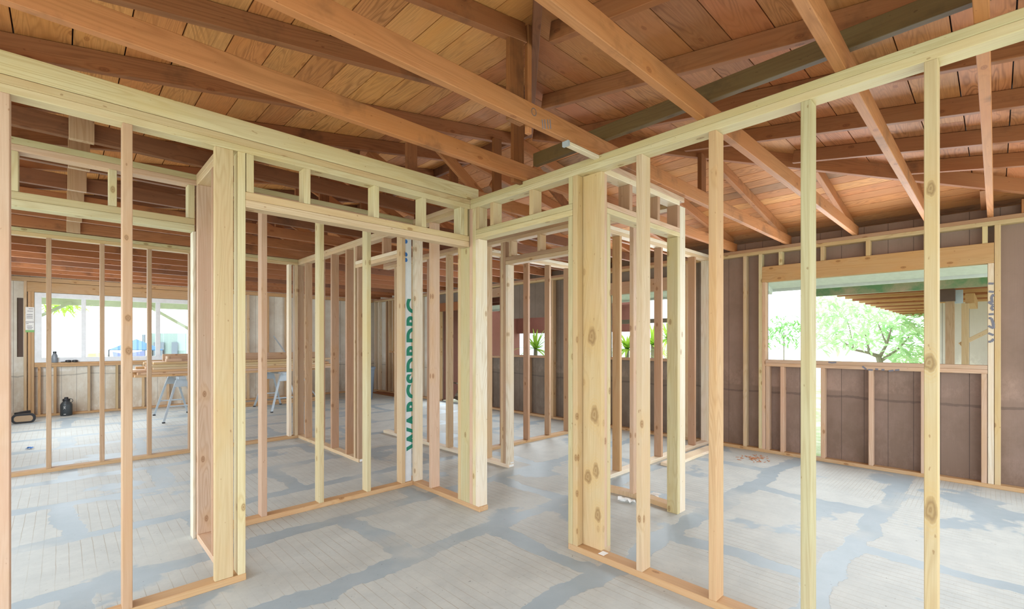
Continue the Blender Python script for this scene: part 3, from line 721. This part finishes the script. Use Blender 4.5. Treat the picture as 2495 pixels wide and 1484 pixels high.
# ---- W6 : far part of x = 2.33 with a door opening
w6 = frame('', (XF+SW/2, 5.3, 0), 'stud wall with door opening in the middle distance, left of the wrapped corner stud')
def G(name, y0, y1, z0, z1, tone): return lum(name, w6, XF, XK, y0, y1, z0, z1, tone)
G('bottom_plate', 4.85, 6.76, 0, PZ, 'tan'); G('top_plate', 3.991, 6.76, TP0, TP0+.0375, 'tan'); G('top_plate', 3.991, 6.76, TP0+.038, TP1, 'tan')
for y, tn in ((6.70, 'brown'), (6.40, 'brown'), (5.97, 'dpink'), (5.554, 'dpink'), (5.145, 'dpink'), (4.93, 'tan')): G('stud', y, y+SD, PZ, TP0, tn)
G('trimmer_stud', 4.85, 4.889, PZ, 2.142, 'brown'); G('header', 3.992, 4.929, 2.143, 2.18, 'tan'); G('header', 3.992, 4.929, 2.181, 2.218, 'pale')
for y in (4.291, 4.889): G('cripple_stud', y, y+SD, 2.219, TP0, 'dpink')
# ---- hall wall x = 3.36
XH = 3.36
h1 = frame('', (XH+SW/2, 4.4, 0), 'hallway stud wall seen through the doorway, ending in a doubled stud with a paper tag')
def H(name, y0, y1, z0, z1, tone): return lum(name, h1, XH, XH+SW, y0, y1, z0, z1, tone)
H('bottom_plate', 3.55, 6.2, 0, PZ, 'pale'); H('top_plate', 2.59, 6.2, TP0, TP0+.0375, 'tan'); H('top_plate', 2.59, 6.2, TP0+.038, TP1, 'brown')
H('trimmer_stud', 3.552, 3.589, PZ, 2.138, 'pale'); H('king_stud', 3.59, 3.628, PZ, TP0, 'brown'); H('stud', 3.629, 3.667, PZ, TP0, 'tan')
for y, tn in ((3.90, 'tan'), (4.26, 'tan'), (4.62, 'tan'), (5.03, 'dpink'), (5.45, 'honey'), (5.85, 'tan'), (2.60, 'tan')): H('stud', y, y+SD, PZ, TP0, tn)
H('header', 2.64, 3.589, 2.139, 2.177, 'tan'); H('header', 2.64, 3.589, 2.178, 2.218, 'brown')
for y in (3.095, 3.50): H('cripple_stud', y, y+SD, 2.219, TP0, 'tan')
# ---- H3 : bedroom divider y = 4.26
h3 = frame('', (4.75, 4.3, 0), 'far bedroom stud wall behind the doorway, centre of the photo')
def H3(name, x0, x1, z0, z1, tone): return lum(name, h3, x0, x1, 4.26, 4.26+SW, z0, z1, tone)
H3('bottom_plate', 3.45, 6.049, 0, PZ, 'orange'); H3('top_plate', 3.45, 6.049, TP0, TP0+.0375, 'tan'); H3('top_plate', 3.45, 6.049, TP0+.038, TP1, 'pale')
for x in (3.56, 3.97, 4.391, 4.811, 5.22, 5.63, 6.005): H3('stud', x, x+SD, PZ, TP0, 'dpink' if x < 4.6 else 'brown')
# ---- H4 : bedroom divider y = 2.59
h4 = frame('', (4.75, 2.63, 0), 'bedroom stud wall seen behind the right closet frame')
def H4(name, x0, x1, z0, z1, tone): return lum(name, h4, x0, x1, 2.59, 2.59+SW, z0, z1, tone)
H4('bottom_plate', 3.45, 6.049, 0, PZ, 'pale'); H4('top_plate', 3.45, 6.049, TP0, TP0+.0375, 'tan'); H4('top_plate', 3.45, 6.049, TP0+.038, TP1, 'pale')
for x, tn in ((3.565, 'tan'), (3.978, 'orange'), (4.391, 'tan'), (4.804, 'dpink'), (5.22, 'tan'), (5.637, 'dpink'), (6.01, 'pale')): H4('stud', x, x+SD, PZ, TP0, tn)
# ---- right closet : front y = 1.695, side x = 3.435
k1 = frame('', (2.95, 1.74, 0), 'closet front frame with short cripples, right of the big knotty board')
YK1 = 1.695
def K(name, x0, x1, z0, z1, tone): return lum(name, k1, x0, x1, YK1, YK1+SW, z0, z1, tone)
K('top_plate', 2.42, 3.434, TP0, TP0+.0375, 'pale'); K('top_plate', 2.42, 3.51, TP0+.038, TP1, 'pink')
K('king_stud', 2.4245, 2.461, PZ, TP0, 'pink'); K('trimmer_stud', 2.462, 2.50, PZ, 2.136, 'green'); K('trimmer_stud', 3.397, 3.434, 0, 2.136, 'greend')
K('header', 2.462, 3.434, 2.137, 2.172, 'green'); K('header', 2.462, 3.434, 2.173, 2.208, 'pink')
for x in (2.721, 3.091, 3.397): K('cripple_stud', x, x+SD-.001, 2.209, TP0, 'dpink')
lum('bottom_plate', k1, 2.42, 2.50, YK1, YK1+SW, 0, PZ, 'tan')
k2 = frame('', (3.48, 2.1, 0), 'closet side frame on a bowed bottom plate beside the paper scraps')
bowm = bmesh.new(); n = 14; prev = None
ring = []
for i in range(n+1):
    y = 1.735+i*(2.588-1.735)/n; bx = 3.437+.045*math.sin(PI*i/n)
    ring.append([bowm.verts.new(p) for p in ((bx, y, .0), (bx+SW, y, .0), (bx+SW, y, PZ), (bx, y, PZ))])
for a, b in zip(ring, ring[1:]):
    for j in range(4): bowm.faces.new((a[j], a[(j+1) % 4], b[(j+1) % 4], b[j]))
bowm.faces.new(ring[0][::-1]); bowm.faces.new(ring[-1]); bmesh.ops.recalc_face_normals(bowm, faces=bowm.faces)
me = bpy.data.meshes.new('bowed_plate'); bowm.to_mesh(me); bowm.free()
me.transform(Matrix.Translation((-3.48, -2.1, 0))); mesh_obj('bottom_plate', me, M['new'], k2, (3.48, 2.1, 0), None, jit(T['tan']))
lum('end_stud', k2, 3.435, 3.524, 1.695, 1.733, 0, TP0, 'pale'); lum('stud', k2, 3.47, 3.55, 2.125, 2.163, PZ, TP0, 'pink'); lum('stud', k2, 3.45, 3.538, 2.52, 2.558, PZ, TP0, 'tan')
lum('top_plate', k2, 3.435, 3.524, YK1+SW+.001, 2.589, TP0, TP0+.0375, 'honey'); lum('top_plate', k2, 3.435, 3.524, YK1+SW+.001, 2.589, TP0+.038, TP1, 'pink')

# ================================================================= LOOSE THINGS INSIDE
pl = lum('floor_plank', None, 4.62, 5.78, 2.365, 2.50, 0.0, .032, 'pale'); tag(pl, 'loose plank lying on the floor in front of the bedroom stud wall', 'plank')
# paper scraps / tags
def crumple(name, c, s, label, seed):
    rnd = random.Random(seed); bm = bmesh.new(); bmesh.ops.create_grid(bm, x_segments=5, y_segments=4, size=.5)
    for v in bm.verts: v.co = Vector((v.co.x*s[0]*(1+rnd.uniform(-.2, .2)), v.co.y*s[1]*(1+rnd.uniform(-.2, .2)), rnd.uniform(.004, s[2])))
    r = bmesh.ops.extrude_face_region(bm, geom=list(bm.faces)); bmesh.ops.translate(bm, verts=[g for g in r['geom'] if isinstance(g, bmesh.types.BMVert)], vec=(0, 0, .0012))
    me = bpy.data.meshes.new(name); bm.to_mesh(me); bm.free(); o = mesh_obj(name, me, M['paper'], None, c, (0, 0, rnd.uniform(0, 3))); me.materials.clear(); me.materials.append(M['paper'])
    return tag(o, label, 'paper scrap')
crumple('paper_scrap', (3.36, 2.12, 0), (.13, .05, .035), 'crumpled white paper in front of the bowed closet plate', 3)
crumple('paper_scrap', (3.64, 2.06, 0), (.16, .06, .03), 'torn white paper behind the bowed closet plate', 5)
cs = crumple('blue_scrap', (-.21, 5.76, 0), (.06, .05, .03), 'small blue scrap on the floor behind the far left stud wall', 9) 
# position checked from its pixel: (73,1094)
_r = (73-1247.5)/F_PX; _d = F_PX*CAMH/(1094-HY); cs.location = (_d*(_r*math.sin(YAW)+math.cos(YAW)), _d*(-_r*math.cos(YAW)+math.sin(YAW)), 0)
cs.data.materials.clear(); cs.data.materials.append(M['blue']); cs['category'] = 'scrap'
tg = MB().box(3.395, 3.44, 3.5485, 3.5495, .04, .055).box(3.375, 3.44, 3.548, 3.549, .008, .03).build('paper_tag', M['paper']); tag(tg, 'white paper tag on the plate end of the hallway wall', 'tag')
tg = MB().box(2.345, 2.41, 4.8485, 4.8495, .006, .032).build('paper_tag', M['paper']); tag(tg, 'white paper tag on the plate end below the doubled studs', 'tag')
tg = MB().box(2.345, 2.395, 1.64, 1.68, PZ, PZ+.001).build('paper_tag', M['paper']); tag(tg, 'white paper tag on the plate at the foot of the knotty board', 'tag')

# --- sawhorses with a pile of boards across them
def sawhorse(x, label):
    t = thing('sawhorse', (x, 9.93, 0), label, 'sawhorse', None)
    m = MB().box(x-.05, x+.05, 9.36, 10.5, .70, .742); m.build('top_rail', M['steel'], t)
    for sy, y in ((-1, 9.5), (1, 10.36)):
        MB().poly([(x-.05, y, .742), (x+.05, y, .742), (x+.11, y+sy*.02, .57), (x-.11, y+sy*.02, .57)], .05).build('bracket', M['steel'], t)
        for sx in (-1, 1):
            l = MB().bar((x+sx*.06, y, .68), (x+sx*.25, y+sy*.12, .012), .035, .03).build('leg', M['steel'], t)
            MB().box(x+sx*.25-.02, x+sx*.25+.02, y+sy*.12-.02, y+sy*.12+.02, 0, .02).build('foot_cap', M['black'], l)
        MB().bar((x-.17, y+sy*.08, .26), (x+.17, y+sy*.08, .26), .02, .02).build('cross_brace', M['steel'], t)
    return t
sawhorse(1.42, 'grey metal sawhorse under the left end of the lumber pile'); sawhorse(3.05, 'grey metal sawhorse under the right end of the lumber pile')
tones = ['orange', 'hdr', 'honey', 'tan', 'orange', 'pink']
k = 0
for layer in range(6):
    z = .744+layer*.04
    for j in range(5):
        if layer == 5 and j in (0, 3): continue
        y = 9.62+j*.125
        x0 = .74+random.uniform(0, .26)+(0.04*layer if layer > 2 else 0); x1 = 3.9+random.uniform(-.3, .3)
        o = lum('pile_board', None, x0, x1, y, y+.089+.02*(j % 2), z, z+.038, tones[(layer*5+j) % 6])
        tag(o, 'orange-brown board in the lumber pile laid across the two sawhorses', 'board', 'boards in the lumber pile')
tag(lum('plank_offcut', None, 1.24, 3.95, 10.05, 10.09, .986, 1.11, 'brown'), 'wide board standing on edge on top of the lumber pile', 'board')
tag(lum('wood_block', None, 1.25, 1.47, 9.75, 9.83, .985, 1.03, 'pink'), 'short pale block on top of the lumber pile', 'wood block')
tag(MB().lathe([(.03, 0), (.034, .01), (.034, .08), (.03, .09)], (1.30, 9.915, .984), 18).build('tool_can', M['tan'], smooth=True), 'small tan can on the lumber pile left of the standing board', 'can')
for (y, z, x0, x1) in ((10.55, 0, 2.3, 4.1), (10.68, 0, 2.4, 4.3), (10.60, .039, 2.6, 4.25)):
    tag(lum('floor_board', None, x0, x1, y, y+.11, z, z+.038, 'orange'), 'orange board lying on the floor beneath the lumber pile', 'board', 'boards on the floor under the lumber pile')
# --- flask on the bottom plate
fk = thing('drinks_flask', (.035, 11.58, 0), 'charcoal growler flask standing on the floor under the back window', 'flask')
MB().lathe([(.075, 0), (.082, .012), (.082, .19), (.075, .215), (.052, .245), (.047, .262)], (.035, 11.58, 0)).build('body', M['greyflask'], fk, smooth=True)
MB().lathe([(.05, .262), (.052, .268), (.052, .292), (.046, .30), (.028, .302), (.026, .325), (.022, .33)], (.035, 11.58, 0)).build('lid', M['black'], fk, smooth=True)
m = MB()
for i in range(9):
    a0, a1 = PI*i/8*0.9-.2, PI*(i+1)/8*.9-.2
    m.bar((.035+.05+.035*math.sin(a0), 11.56, .285+.035*math.cos(a0)-.02), (.035+.05+.035*math.sin(a1), 11.56, .285+.035*math.cos(a1)-.02), .012, .008)
m.build('carry_loop', M['black'], fk)
m = MB(); yl = 11.58-.0845
m.bar((-.004, yl+.008, .165), (.014, yl+.004, .145), .002, .004).bar((.026, yl+.004, .165), (.008, yl+.004, .145), .002, .004).bar((-.004, yl+.008, .125), (.010, yl+.004, .143), .002, .004).bar((.026, yl+.004, .125), (.012, yl+.004, .143), .002, .004).bar((.0, yl+.006, .17), (.022, yl+.003, .17), .002, .004)
m.bar((-.0, yl+.006, .032), (.03, yl+.002, .032), .002, .008)

m.build('logo', M['paper'], fk)
# --- black rimmed mirror on the floor, far left
mr = thing('wing_mirror', (-.47, 11.05, 0), 'black-rimmed rounded mirror lying on the floor in the far left corner', 'mirror')
def rr(w, h, y, r=.06, cx=-.47, cz=.076):
    pts = []
    for sx, sz, a0 in ((1, 1, 0), (-1, 1, PI/2), (-1, -1, PI), (1, -1, 1.5*PI)):
        for i in range(6):
            a = a0+PI/2*i/5; pts.append((cx+sx*(w/2-r)+r*math.cos(a), y, cz+sz*(h/2-r)+r*math.sin(a)))
    return pts
MB().poly(rr(.28, .15, 11.05, .065), -.10).build('housing', M['black'], mr, bev=.004)
MB().poly(rr(.215, .095, 10.949, .04), -.003).build('mirror_glass', M['tan'], mr)
mf = [o for o in mr.children]
MB().bar((-.56, 11.10, .14), (-.42, 11.25, .15), .06, .05).build('mount_arm', M['black'], mr)
# --- on the window sill
sb = thing('water_bottle', (-.115, YB-.0, .955), 'clear grey bottle on the sill of the back window', 'bottle')
MB().lathe([(.038, 0), (.04, .01), (.04, .12), (.03, .15), (.022, .165)], (-.115, YB-.02, .953), 20).build('body', M['smoke'], sb, smooth=True)
MB().lathe([(.024, .165), (.025, .17), (.025, .195), (.022, .2)], (-.115, YB-.02, .953), 20).build('cap', M['greyflask'], sb, smooth=True)
sg = thing('sunglasses', (.1, YB-.03, .955), 'black glasses and cord lying on the sill of the back window', 'glasses')
for x in (.06, .15): MB().lathe([(.03, 0), (.04, .008), (.04, .03), (.03, .038)], (x, YB-.02, .953), 16).build('lens', M['black'], sg, smooth=True)
MB().bar((-.04, YB-.02, .958), (.04, YB-.02, .965), .012, .01).build('temple', M['black'], sg)
# --- permit card on the king stud
pc = MB().box(-.478, -.372, YB-.003, YB-.001, 1.51, 1.93).build('notice_card', M['paper']); tag(pc, 'white notice card with green foot stapled to the stud beside the back window', 'notice')
MB().box(-.478, -.372, YB-.0036, YB-.003, 1.49, 1.53).build('green_strip', M['paperg'], pc)
for z, a, b in ((1.90, -.44, -.385), (1.86, -.455, -.385), (1.67, -.476, -.376), (1.64, -.47, -.44), (1.60, -.46, -.40), (1.575, -.46, -.39), (1.55, -.455, -.40), (1.80, -.465, -.39), (1.77, -.465, -.39), (1.74, -.465, -.39)):
    MB().box(a, b, YB-.0036, YB-.003, z-.004, z+.004).build('print_line', M['ink'], pc)
# --- grey bin
bn = thing('waste_bin', (5.03, 10.22, 0), 'tall grey plastic waste bin standing near the far corner', 'bin')
MB().lathe([(.20, .0), (.205, .02), (.255, .70), (.25, .70), (.20, .03)], (5.03, 10.22, 0)).build('body', M['bin'], bn, smooth=True)
MB().lathe([(.255, .68), (.27, .685), (.275, .735), (.262, .74), (.255, .70)], (5.03, 10.22, 0)).build('rim', M['bin'], bn, smooth=True)
# --- scrap strips along the far right corner floor
for i in range(6):
    y0 = 9.3+random.uniform(0, .5); x = 5.72+i*.05
    tag(lum('scrap_strip', None, x, x+.04, y0, 11.3-random.uniform(0, .3), 0, .022, 'redd'), 'red-brown scrap strip on the floor along the far right wall', 'wood strip', 'scrap strips along the far right wall')
tag(strut('metal_bar', None, (3.52, 11.66, 1.46), (4.36, 11.3, .01), .02, .025, (0, 1, 0), 'x', 'steel'), 'grey metal bar leaning against the back wall', 'bar')
# orange sawdust patch
sd = MB()
rnd = random.Random(4)
for i in range(60):
    a, r1 = rnd.uniform(0, 6.28), rnd.uniform(0, .16)**1.0; x, y = 5.25+r1*math.cos(a)*1.3, 1.95+r1*math.sin(a)
    b = rnd.uniform(0, 3.14); sd.bar((x, y, .004), (x+.04*math.cos(b), y+.04*math.sin(b), .006), .006, .003)
_r = (1838-1247.5)/F_PX; _d = F_PX*CAMH/(1117-HY)
o = sd.build('wood_shavings', plain('shavings', srgb(190, 130, 90), .8)); o.location = (_d*(_r*math.sin(YAW)+math.cos(YAW)), _d*(-_r*math.cos(YAW)+math.sin(YAW)), .0)
tag(o, 'small patch of orange wood shavings on the floor by the exterior wall', 'shavings', kind='stuff')

# ================================================================= OUTSIDE
def wpt(px, py, d):
    r = (px-1247.5)/F_PX; return Vector((d*(r*math.sin(YAW)+math.cos(YAW)), d*(-r*math.cos(YAW)+math.sin(YAW)), CAMH+d*(HY-py)/F_PX))
# eave outside the right wall
ev = thing('eave', (7.3, 4, 2.1), kind='structure')
MB().poly([(6.17, -2, 2.46), (7.5, -2, 2.11), (7.5, 12, 2.11), (6.17, 12, 2.46)], .015).build('soffit', M['eave'], ev)
MB().box(7.5, 7.54, -2, 12, 2.06, 2.13).build('fascia', M['eave'], ev)
for y in (2.3, 3.6, 4.9, 6.2): MB().bar((6.2, y, 2.40), (7.5, y, 2.06), .05, .08).build('outrigger', M['eave'], ev)
# covered deck seen through the near window
dk = thing('deck_roof', (12, 0, 2.1), 'brown joisted deck roof outside the right window', 'deck roof')
for i in range(16):
    x = 9.0+i*.62; strut('joist', dk, (x, 1.9, 2.17), (x, -4, 2.17), .05, .14, (1, 0, 0), 'joist2' if i % 2 else 'hdr', 'new')
MB().box(8.3, 19.2, -4, 1.9, 2.245, 2.28).build('roof_boards', plain('deck_board', srgb(190, 150, 100), .7), dk)
MB().box(8.3, 8.36, -4, 1.95, 2.02, 2.42).build('front_beam', M['moss'], dk)['label'] = 'mossy green front beam'
dp = thing('deck_post', (9.6, .42, 0), 'weathered deck post with metal bracket outside the right window', 'post')
lum('post', dp, 9.55, 9.66, .43, .53, 0, 1.98, 'brown'); lum('post', dp, 9.70, 9.80, .28, .36, 0, 1.9, 'tan')
lum('beam_end', dp, 9.50, 9.62, .42, .66, 1.93, 2.11, 'x', 'brownblock'); MB().box(9.62, 9.72, .34, .44, 1.90, 2.10).build('metal_bracket', M['steel'], dp)
lum('side_beam', dp, 9.74, 11.5, .22, .32, 1.90, 2.05, 'hdr')
strut('brace', dp, (9.75, .38, 1.28), (9.9, -.6, 1.95), .05, .06, (1, 0, 0), 'tan', 'new')
nw = siding('neighbour_wall', 'x', 13.2, .05, -6, 1.0, -.3, 2.15, [], siding_mat('pale_siding', srgb(205, 198, 188), srgb(190, 180, 168), .4, 1))
tag(nw, 'pale grooved siding wall beyond the deck posts', 'wall')
ln = thing('wall_lantern', (9.6, .75, 1.7), 'small dark lantern hanging by the deck post', 'lantern')
MB().bar((9.6, .72, 1.86), (9.6, .72, 1.80), .03, .11, 8, (0, 1, 0)).build('cap', M['black'], ln); MB().bar((9.6, .72, 1.80), (9.6, .72, 1.66), .085, .05, 8, (0, 1, 0)).build('lamp_glass', M['smoke'], ln)

def leaves(m, cl, c, rad, n, size, rnd, tones, squash=(1, 1, 1), droop=.2):
    for i in range(n):
        while True:
            p = Vector((rnd.uniform(-1, 1), rnd.uniform(-1, 1), rnd.uniform(-1, 1)))
            if p.length < 1: break
        p = Vector((c[0]+p.x*rad*squash[0], c[1]+p.y*rad*squash[1], c[2]+p.z*rad*squash[2]))
        a = rnd.uniform(0, 2*PI); e = rnd.uniform(-.9, .8); L = size*rnd.uniform(.6, 1.2); w = L*.14
        d = Vector((math.cos(a)*math.cos(e), math.sin(a)*math.cos(e), math.sin(e))); s = Vector((-math.sin(a), math.cos(a), rnd.uniform(-.4, .4))).normalized()
        up = d.cross(s)*(-w*.5)
        q = [p, p+d*L*.45+s*w, p+d*L*.9+s*w*.5-Vector((0, 0, droop*L*.3)), p+d*L-Vector((0, 0, droop*L*.5)), p+d*L*.9-s*w*.5-Vector((0, 0, droop*L*.3)), p+d*L*.45-s*w]
        vs = [m.verts.new(x) for x in q]; mid = m.verts.new(p+d*L*.5+up)
        t = rnd.choice(tones)
        for j in range(6):
            f = m.faces.new((vs[j], vs[(j+1) % 6], mid))
            for l in f.loops: l[cl] = t
def foliage(name, blobs, size, mat, parent, seed, tones, droop=.2):
    bm = bmesh.new(); cl = bm.loops.layers.float_color.new('tone'); rnd = random.Random(seed)
    for c, rad, n, sq in blobs: leaves(bm, cl, c, rad, n, size, rnd, tones, sq, droop)
    me = bpy.data.meshes.new(name); bm.to_mesh(me); bm.free(); me.materials.append(mat)
    base = wloc(parent); me.transform(Matrix.Translation(-base)); o = bpy.data.objects.new(name, me); link(o, parent); return o
tn4 = [(1, 1, 1, 1), (.9, .95, .85, 1), (.6, .75, .6, 1), (1, .9, .88, 1)]
D = 14.0
bp = wpt(2150, 900, D); tr = thing('frangipani_tree', (bp.x, bp.y, -.16), 'leafy pale green tree outside the right window', 'tree')
def br(*pts):
    m = MB(); w = pts[0][3]
    for a, b in zip(pts, pts[1:]): m.bar(wpt(*a[:3]), wpt(*b[:3]), a[3], b[3], 8, (0, 1, .1))
    return m
br((2152, 960, D, .22), (2150, 905, D, .18), (2140, 868, D, .14), (2118, 860, D, .09), (2080, 852, D+.2, .07), (2050, 830, D+.4, .05), (2035, 812, D+.4, .03)).build('trunk', M['bark'], tr, smooth=True)
for i, b in enumerate([((2142, 872, D, .10), (2160, 840, D-.2, .07), (2172, 800, D-.3, .04)), ((2145, 880, D, .10), (2190, 850, D-.4, .06), (2215, 820, D-.5, .03)), ((2118, 860, D, .08), (2110, 820, D+.2, .04), (2100, 790, D, .03)), ((2080, 852, D+.2, .05), (2070, 800, D, .03), (2060, 770, D, .02)), ((2160, 840, D-.2, .05), (2140, 790, D, .03))]):
    br(*b).build('branch', M['bark'], tr, smooth=True)
blobs = []
rb_ = random.Random(12)
for (px, py) in [(2010, 750), (2040, 745), (2035, 790), (2070, 760), (2075, 810), (2105, 770), (2100, 830), (2140, 760), (2135, 800), (2170, 770), (2175, 810), (2165, 845), (2205, 790), (2215, 830), (2195, 860), (2235, 800), (2240, 850), (2050, 825), (2000, 780), (2225, 875), (2260, 820), (2280, 860), (2320, 840), (2000, 725), (2030, 725), (2065, 732), (2100, 738), (2140, 745), (2180, 750), (2215, 765), (2240, 775), (2010, 800), (2020, 830), (2235, 880), (2200, 885)]:
    blobs.append((tuple(wpt(px, py, D+rb_.uniform(-1, 1))), .42, 46, (1, 1, .8)))
foliage('foliage', blobs, .34, M['leaf'], tr, 5, tn4)
bs = thing('shrub', tuple(wpt(1910, 940, 17)), 'sparse pale hedge at the left of the right window view', 'shrub')
_c = wpt(1910, 810, 17); MB().bar((_c.x, _c.y, -.16), (_c.x, _c.y, _c.z), .05, .03, 8, (0, 1, 0)).build('stem', M['bark'], bs)
foliage('foliage', [(tuple(wpt(px, py, 17)), .55, 60, (1.4, 1.4, .6)) for px, py in ((1880, 800), (1905, 790), (1935, 795), (1890, 815), (1960, 800), (1900, 830), (1945, 820))], .26, leaf_mat('hedge_leaf', srgb(150, 190, 140), srgb(150, 200, 110)), bs, 8, tn4)
# palms / yuccas outside the other openings
def yucca(px, py, d, label, n=34, L=.7, seed=1):
    c = wpt(px, py, d); t = thing('spiky_palm', (c.x, c.y, -.16), label, 'palm')
    MB().bar((c.x, c.y, -.16), (c.x, c.y, c.z), .12, .08, 8, (0, 1, 0)).build('stem', M['bark'], t)
    bm = bmesh.new(); cl = bm.loops.layers.float_color.new('tone'); rnd = random.Random(seed)
    for i in range(n):
        a = rnd.uniform(0, 2*PI); e = rnd.uniform(-.3, 1.4); p = Vector(c); dirv = Vector((math.cos(a)*math.cos(e), math.sin(a)*math.cos(e), math.sin(e)))
        s = Vector((-math.sin(a), math.cos(a), 0)); w = .035; prev = None; tone = rnd.choice(tn4)
        for k in range(6):
            q = p+dirv*L*k/5-Vector((0, 0, .35*L*(k/5)**2)); ww = w*(1-k/5)+.002
            cur = (bm.verts.new(q+s*ww), bm.verts.new(q-s*ww))
            if prev:
                f = bm.faces.new((prev[0], prev[1], cur[1], cur[0]))
                for l in f.loops: l[cl] = tone
            prev = cur
    me = bpy.data.meshes.new('fronds'); bm.to_mesh(me); bm.free(); me.materials.append(M['palm']); me.transform(Matrix.Translation(-Vector(t.location)))
    o = bpy.data.objects.new('fronds', me); link(o, t); return t
yucca(1528, 850, 9, 'spiky palm outside the bedroom window, left part', seed=2, L=.6, n=50); yucca(1590, 840, 11, 'spiky palm outside the bedroom window, middle', seed=3, L=.8, n=60)
yucca(1628, 825, 13.2, 'spiky palm outside the bedroom window, right part', seed=4, L=.9, n=60); yucca(1305, 850, 10, 'spiky palm outside the far narrow opening', seed=5)
bar = MB().box(7.1, 7.15, 2.6, 5.2, 1.64, 1.71).build('fence_rail', M['bark']); MB().box(7.1, 7.15, 2.6, 2.68, -.16, 1.64).build('rail_post', M['bark'], bar); MB().box(7.1, 7.15, 5.1, 5.18, -.16, 1.64).build('rail_post', M['bark'], bar); tag(bar, 'grey rail crossing the bedroom window view', 'rail')
# porch outside the far openings of the right wall
pr = thing('porch', (8.6, 7.5, 0), 'red-brown porch panelling outside the far doorway', 'porch')
MB().box(9.2, 9.25, 5.6, 11.2, 1.55, 2.25).build('fascia_panel', M['redbrown'], pr)
for y in (6.0, 8.9, 10.9): MB().box(9.1, 9.2, y, y+.1, -.16, 2.25).build('post', M['redbrown'], pr)
MB().box(6.2, 9.3, 9.35, 9.42, -.1, 2.3).build('side_panel', M['redbrown'], pr)
for i in range(6): MB().box(6.5+i*.5, 6.56+i*.5, 5.6, 9.4, 2.15, 2.25).build('rafter', M['redbrown'], pr)
hs = thing('neighbour_house', (12, 12, 0), 'pale blue sided house glimpsed through the far openings', 'house')
MB().box(13, 13.1, 8.5, 17.5, -.2, 2.6).build('wall', M['blueside'], hs)
for o_z in range(10): MB().box(12.97, 13.0, 8.5, 17.5, .3+o_z*.2, .31+o_z*.2).build('lap_edge', M['eave'], hs)
db_ = thing('debris_pile', (6.9, 8.2, -.16), 'pile of broken boards and rubbish outside the far doorway', 'debris')
rnd = random.Random(6)
for i in range(24):
    p = Vector((rnd.uniform(6.5, 7.4), rnd.uniform(7.8, 9.0), rnd.uniform(-.14, .0)+.015*i)); d = Vector((rnd.uniform(-1, 1), rnd.uniform(-1, 1), rnd.uniform(-.2, .2)))*.3
    MB().bar(p, p+d, .08, .03).build('broken_board', M['dirt'] if i % 3 else M['bark'], db_)
for i in range(5): p = Vector((rnd.uniform(6.5, 7.2), rnd.uniform(7.8, 8.8), rnd.uniform(.2, .35))); MB().bar(p, p+Vector((.2, .1, .02)), .1, .02).build('white_rubbish', M['paper'], db_)

# beyond the back window
e2 = thing('back_eave', (.8, 13.2, 2.2), kind='structure')
MB().box(-6, 8, 13.1, 13.15, 2.07, 2.30).build('fascia', M['pale'], e2)
MB().poly([(-6, 11.82, 2.42), (8, 11.82, 2.42), (8, 13.1, 2.3), (-6, 13.1, 2.3)], .01).build('soffit', M['pale'], e2)
for x0, x1 in ((-.62, .1), (2.2, 1.35)): MB().bar((x0, 12.6, 1.62 if x0 < 0 else 1.5), (x1, 13.08, 2.12), .06, .06).build('brace', M['pale'], e2)
tt = thing('canopy_tent', tuple(wpt(325, 960, 26)), 'blue pop-up canopy tent outside the back window', 'tent')
a = wpt(265, 852, 25); b = wpt(398, 852, 25); ap = wpt(332, 826, 27); c2 = wpt(372, 848, 29); e_ = wpt(300, 848, 29)
bm = bmesh.new(); vs = [bm.verts.new(p) for p in (a, b, c2, e_)]; av = bm.verts.new(ap); 
for i in range(4): bm.faces.new((vs[i], vs[(i+1) % 4], av))
me = bpy.data.meshes.new('canopy'); bm.to_mesh(me); bm.free(); me.transform(Matrix.Translation(-Vector(tt.location))); me.materials.append(M['tent'])
ob = bpy.data.objects.new('canopy', me); link(ob, tt); md = ob.modifiers.new('s', 'SOLIDIFY'); md.thickness = .04
for p in (a, b, c2, e_): MB().bar((p.x, p.y, -.16), tuple(p), .06, .06).build('leg', M['black'], tt)
tpn = MB(); pts = [(275, 857), (300, 862), (330, 858), (352, 855), (353, 878), (320, 880), (280, 878)]
tpn.poly([tuple(wpt(x, y, 24.5)) for x, y in pts], .04); tt2 = tpn.build('tarpaulin', M['tarp']); tag(tt2, 'violet blue tarpaulin hanging below the canopy tent', 'tarpaulin')
sh = thing('garden_shed', tuple(wpt(410, 879, 36)), 'grey-green shed with louvred panels outside the back window', 'shed')
def pbox(px0, px1, py0, py1, d, name, mat, th=.3):
    q = [wpt(px0, py1, d), wpt(px1, py1, d), wpt(px1, py0, d), wpt(px0, py0, d)]
    return MB().poly([tuple(v) for v in q], th).build(name, M[mat], sh)
pbox(368, 448, 812, 900, 36, 'wall', 'shed', .3); pbox(346, 352, 815, 893, 35.5, 'post', 'shedd', .1)
for p0, p1 in ((374, 382), (386, 398), (418, 431)): pbox(p0, p1, 834, 866, 35.8, 'louvre_panel', 'shedd', .1)
lv = thing('lime_board', tuple(wpt(228, 900, 20)), 'lime green board outside the back window', 'board')
MB().poly([tuple(wpt(x, y, 20)) for x, y in ((212, 916), (245, 916), (245, 860), (212, 862))], .1).build('panel', plain('lime_paint', srgb(185, 200, 140), .8), lv)
pt = thing('palm_tree', tuple(wpt(150, 960, 22)), 'palm tree fronds outside the top left of the back window', 'palm')
_c = wpt(118, 745, 22); MB().bar((_c.x, _c.y, -.16), (_c.x, _c.y, _c.z), .16, .12, 8, (0, 1, 0)).build('trunk', M['bark'], pt)
foliage('fronds', [(tuple(wpt(x, y, 22)), .42, 26, (1.3, 1.3, .5)) for x, y in ((118, 745), (140, 744), (165, 746), (185, 750))], .42, M['palm'], pt, 21, tn4, .6)
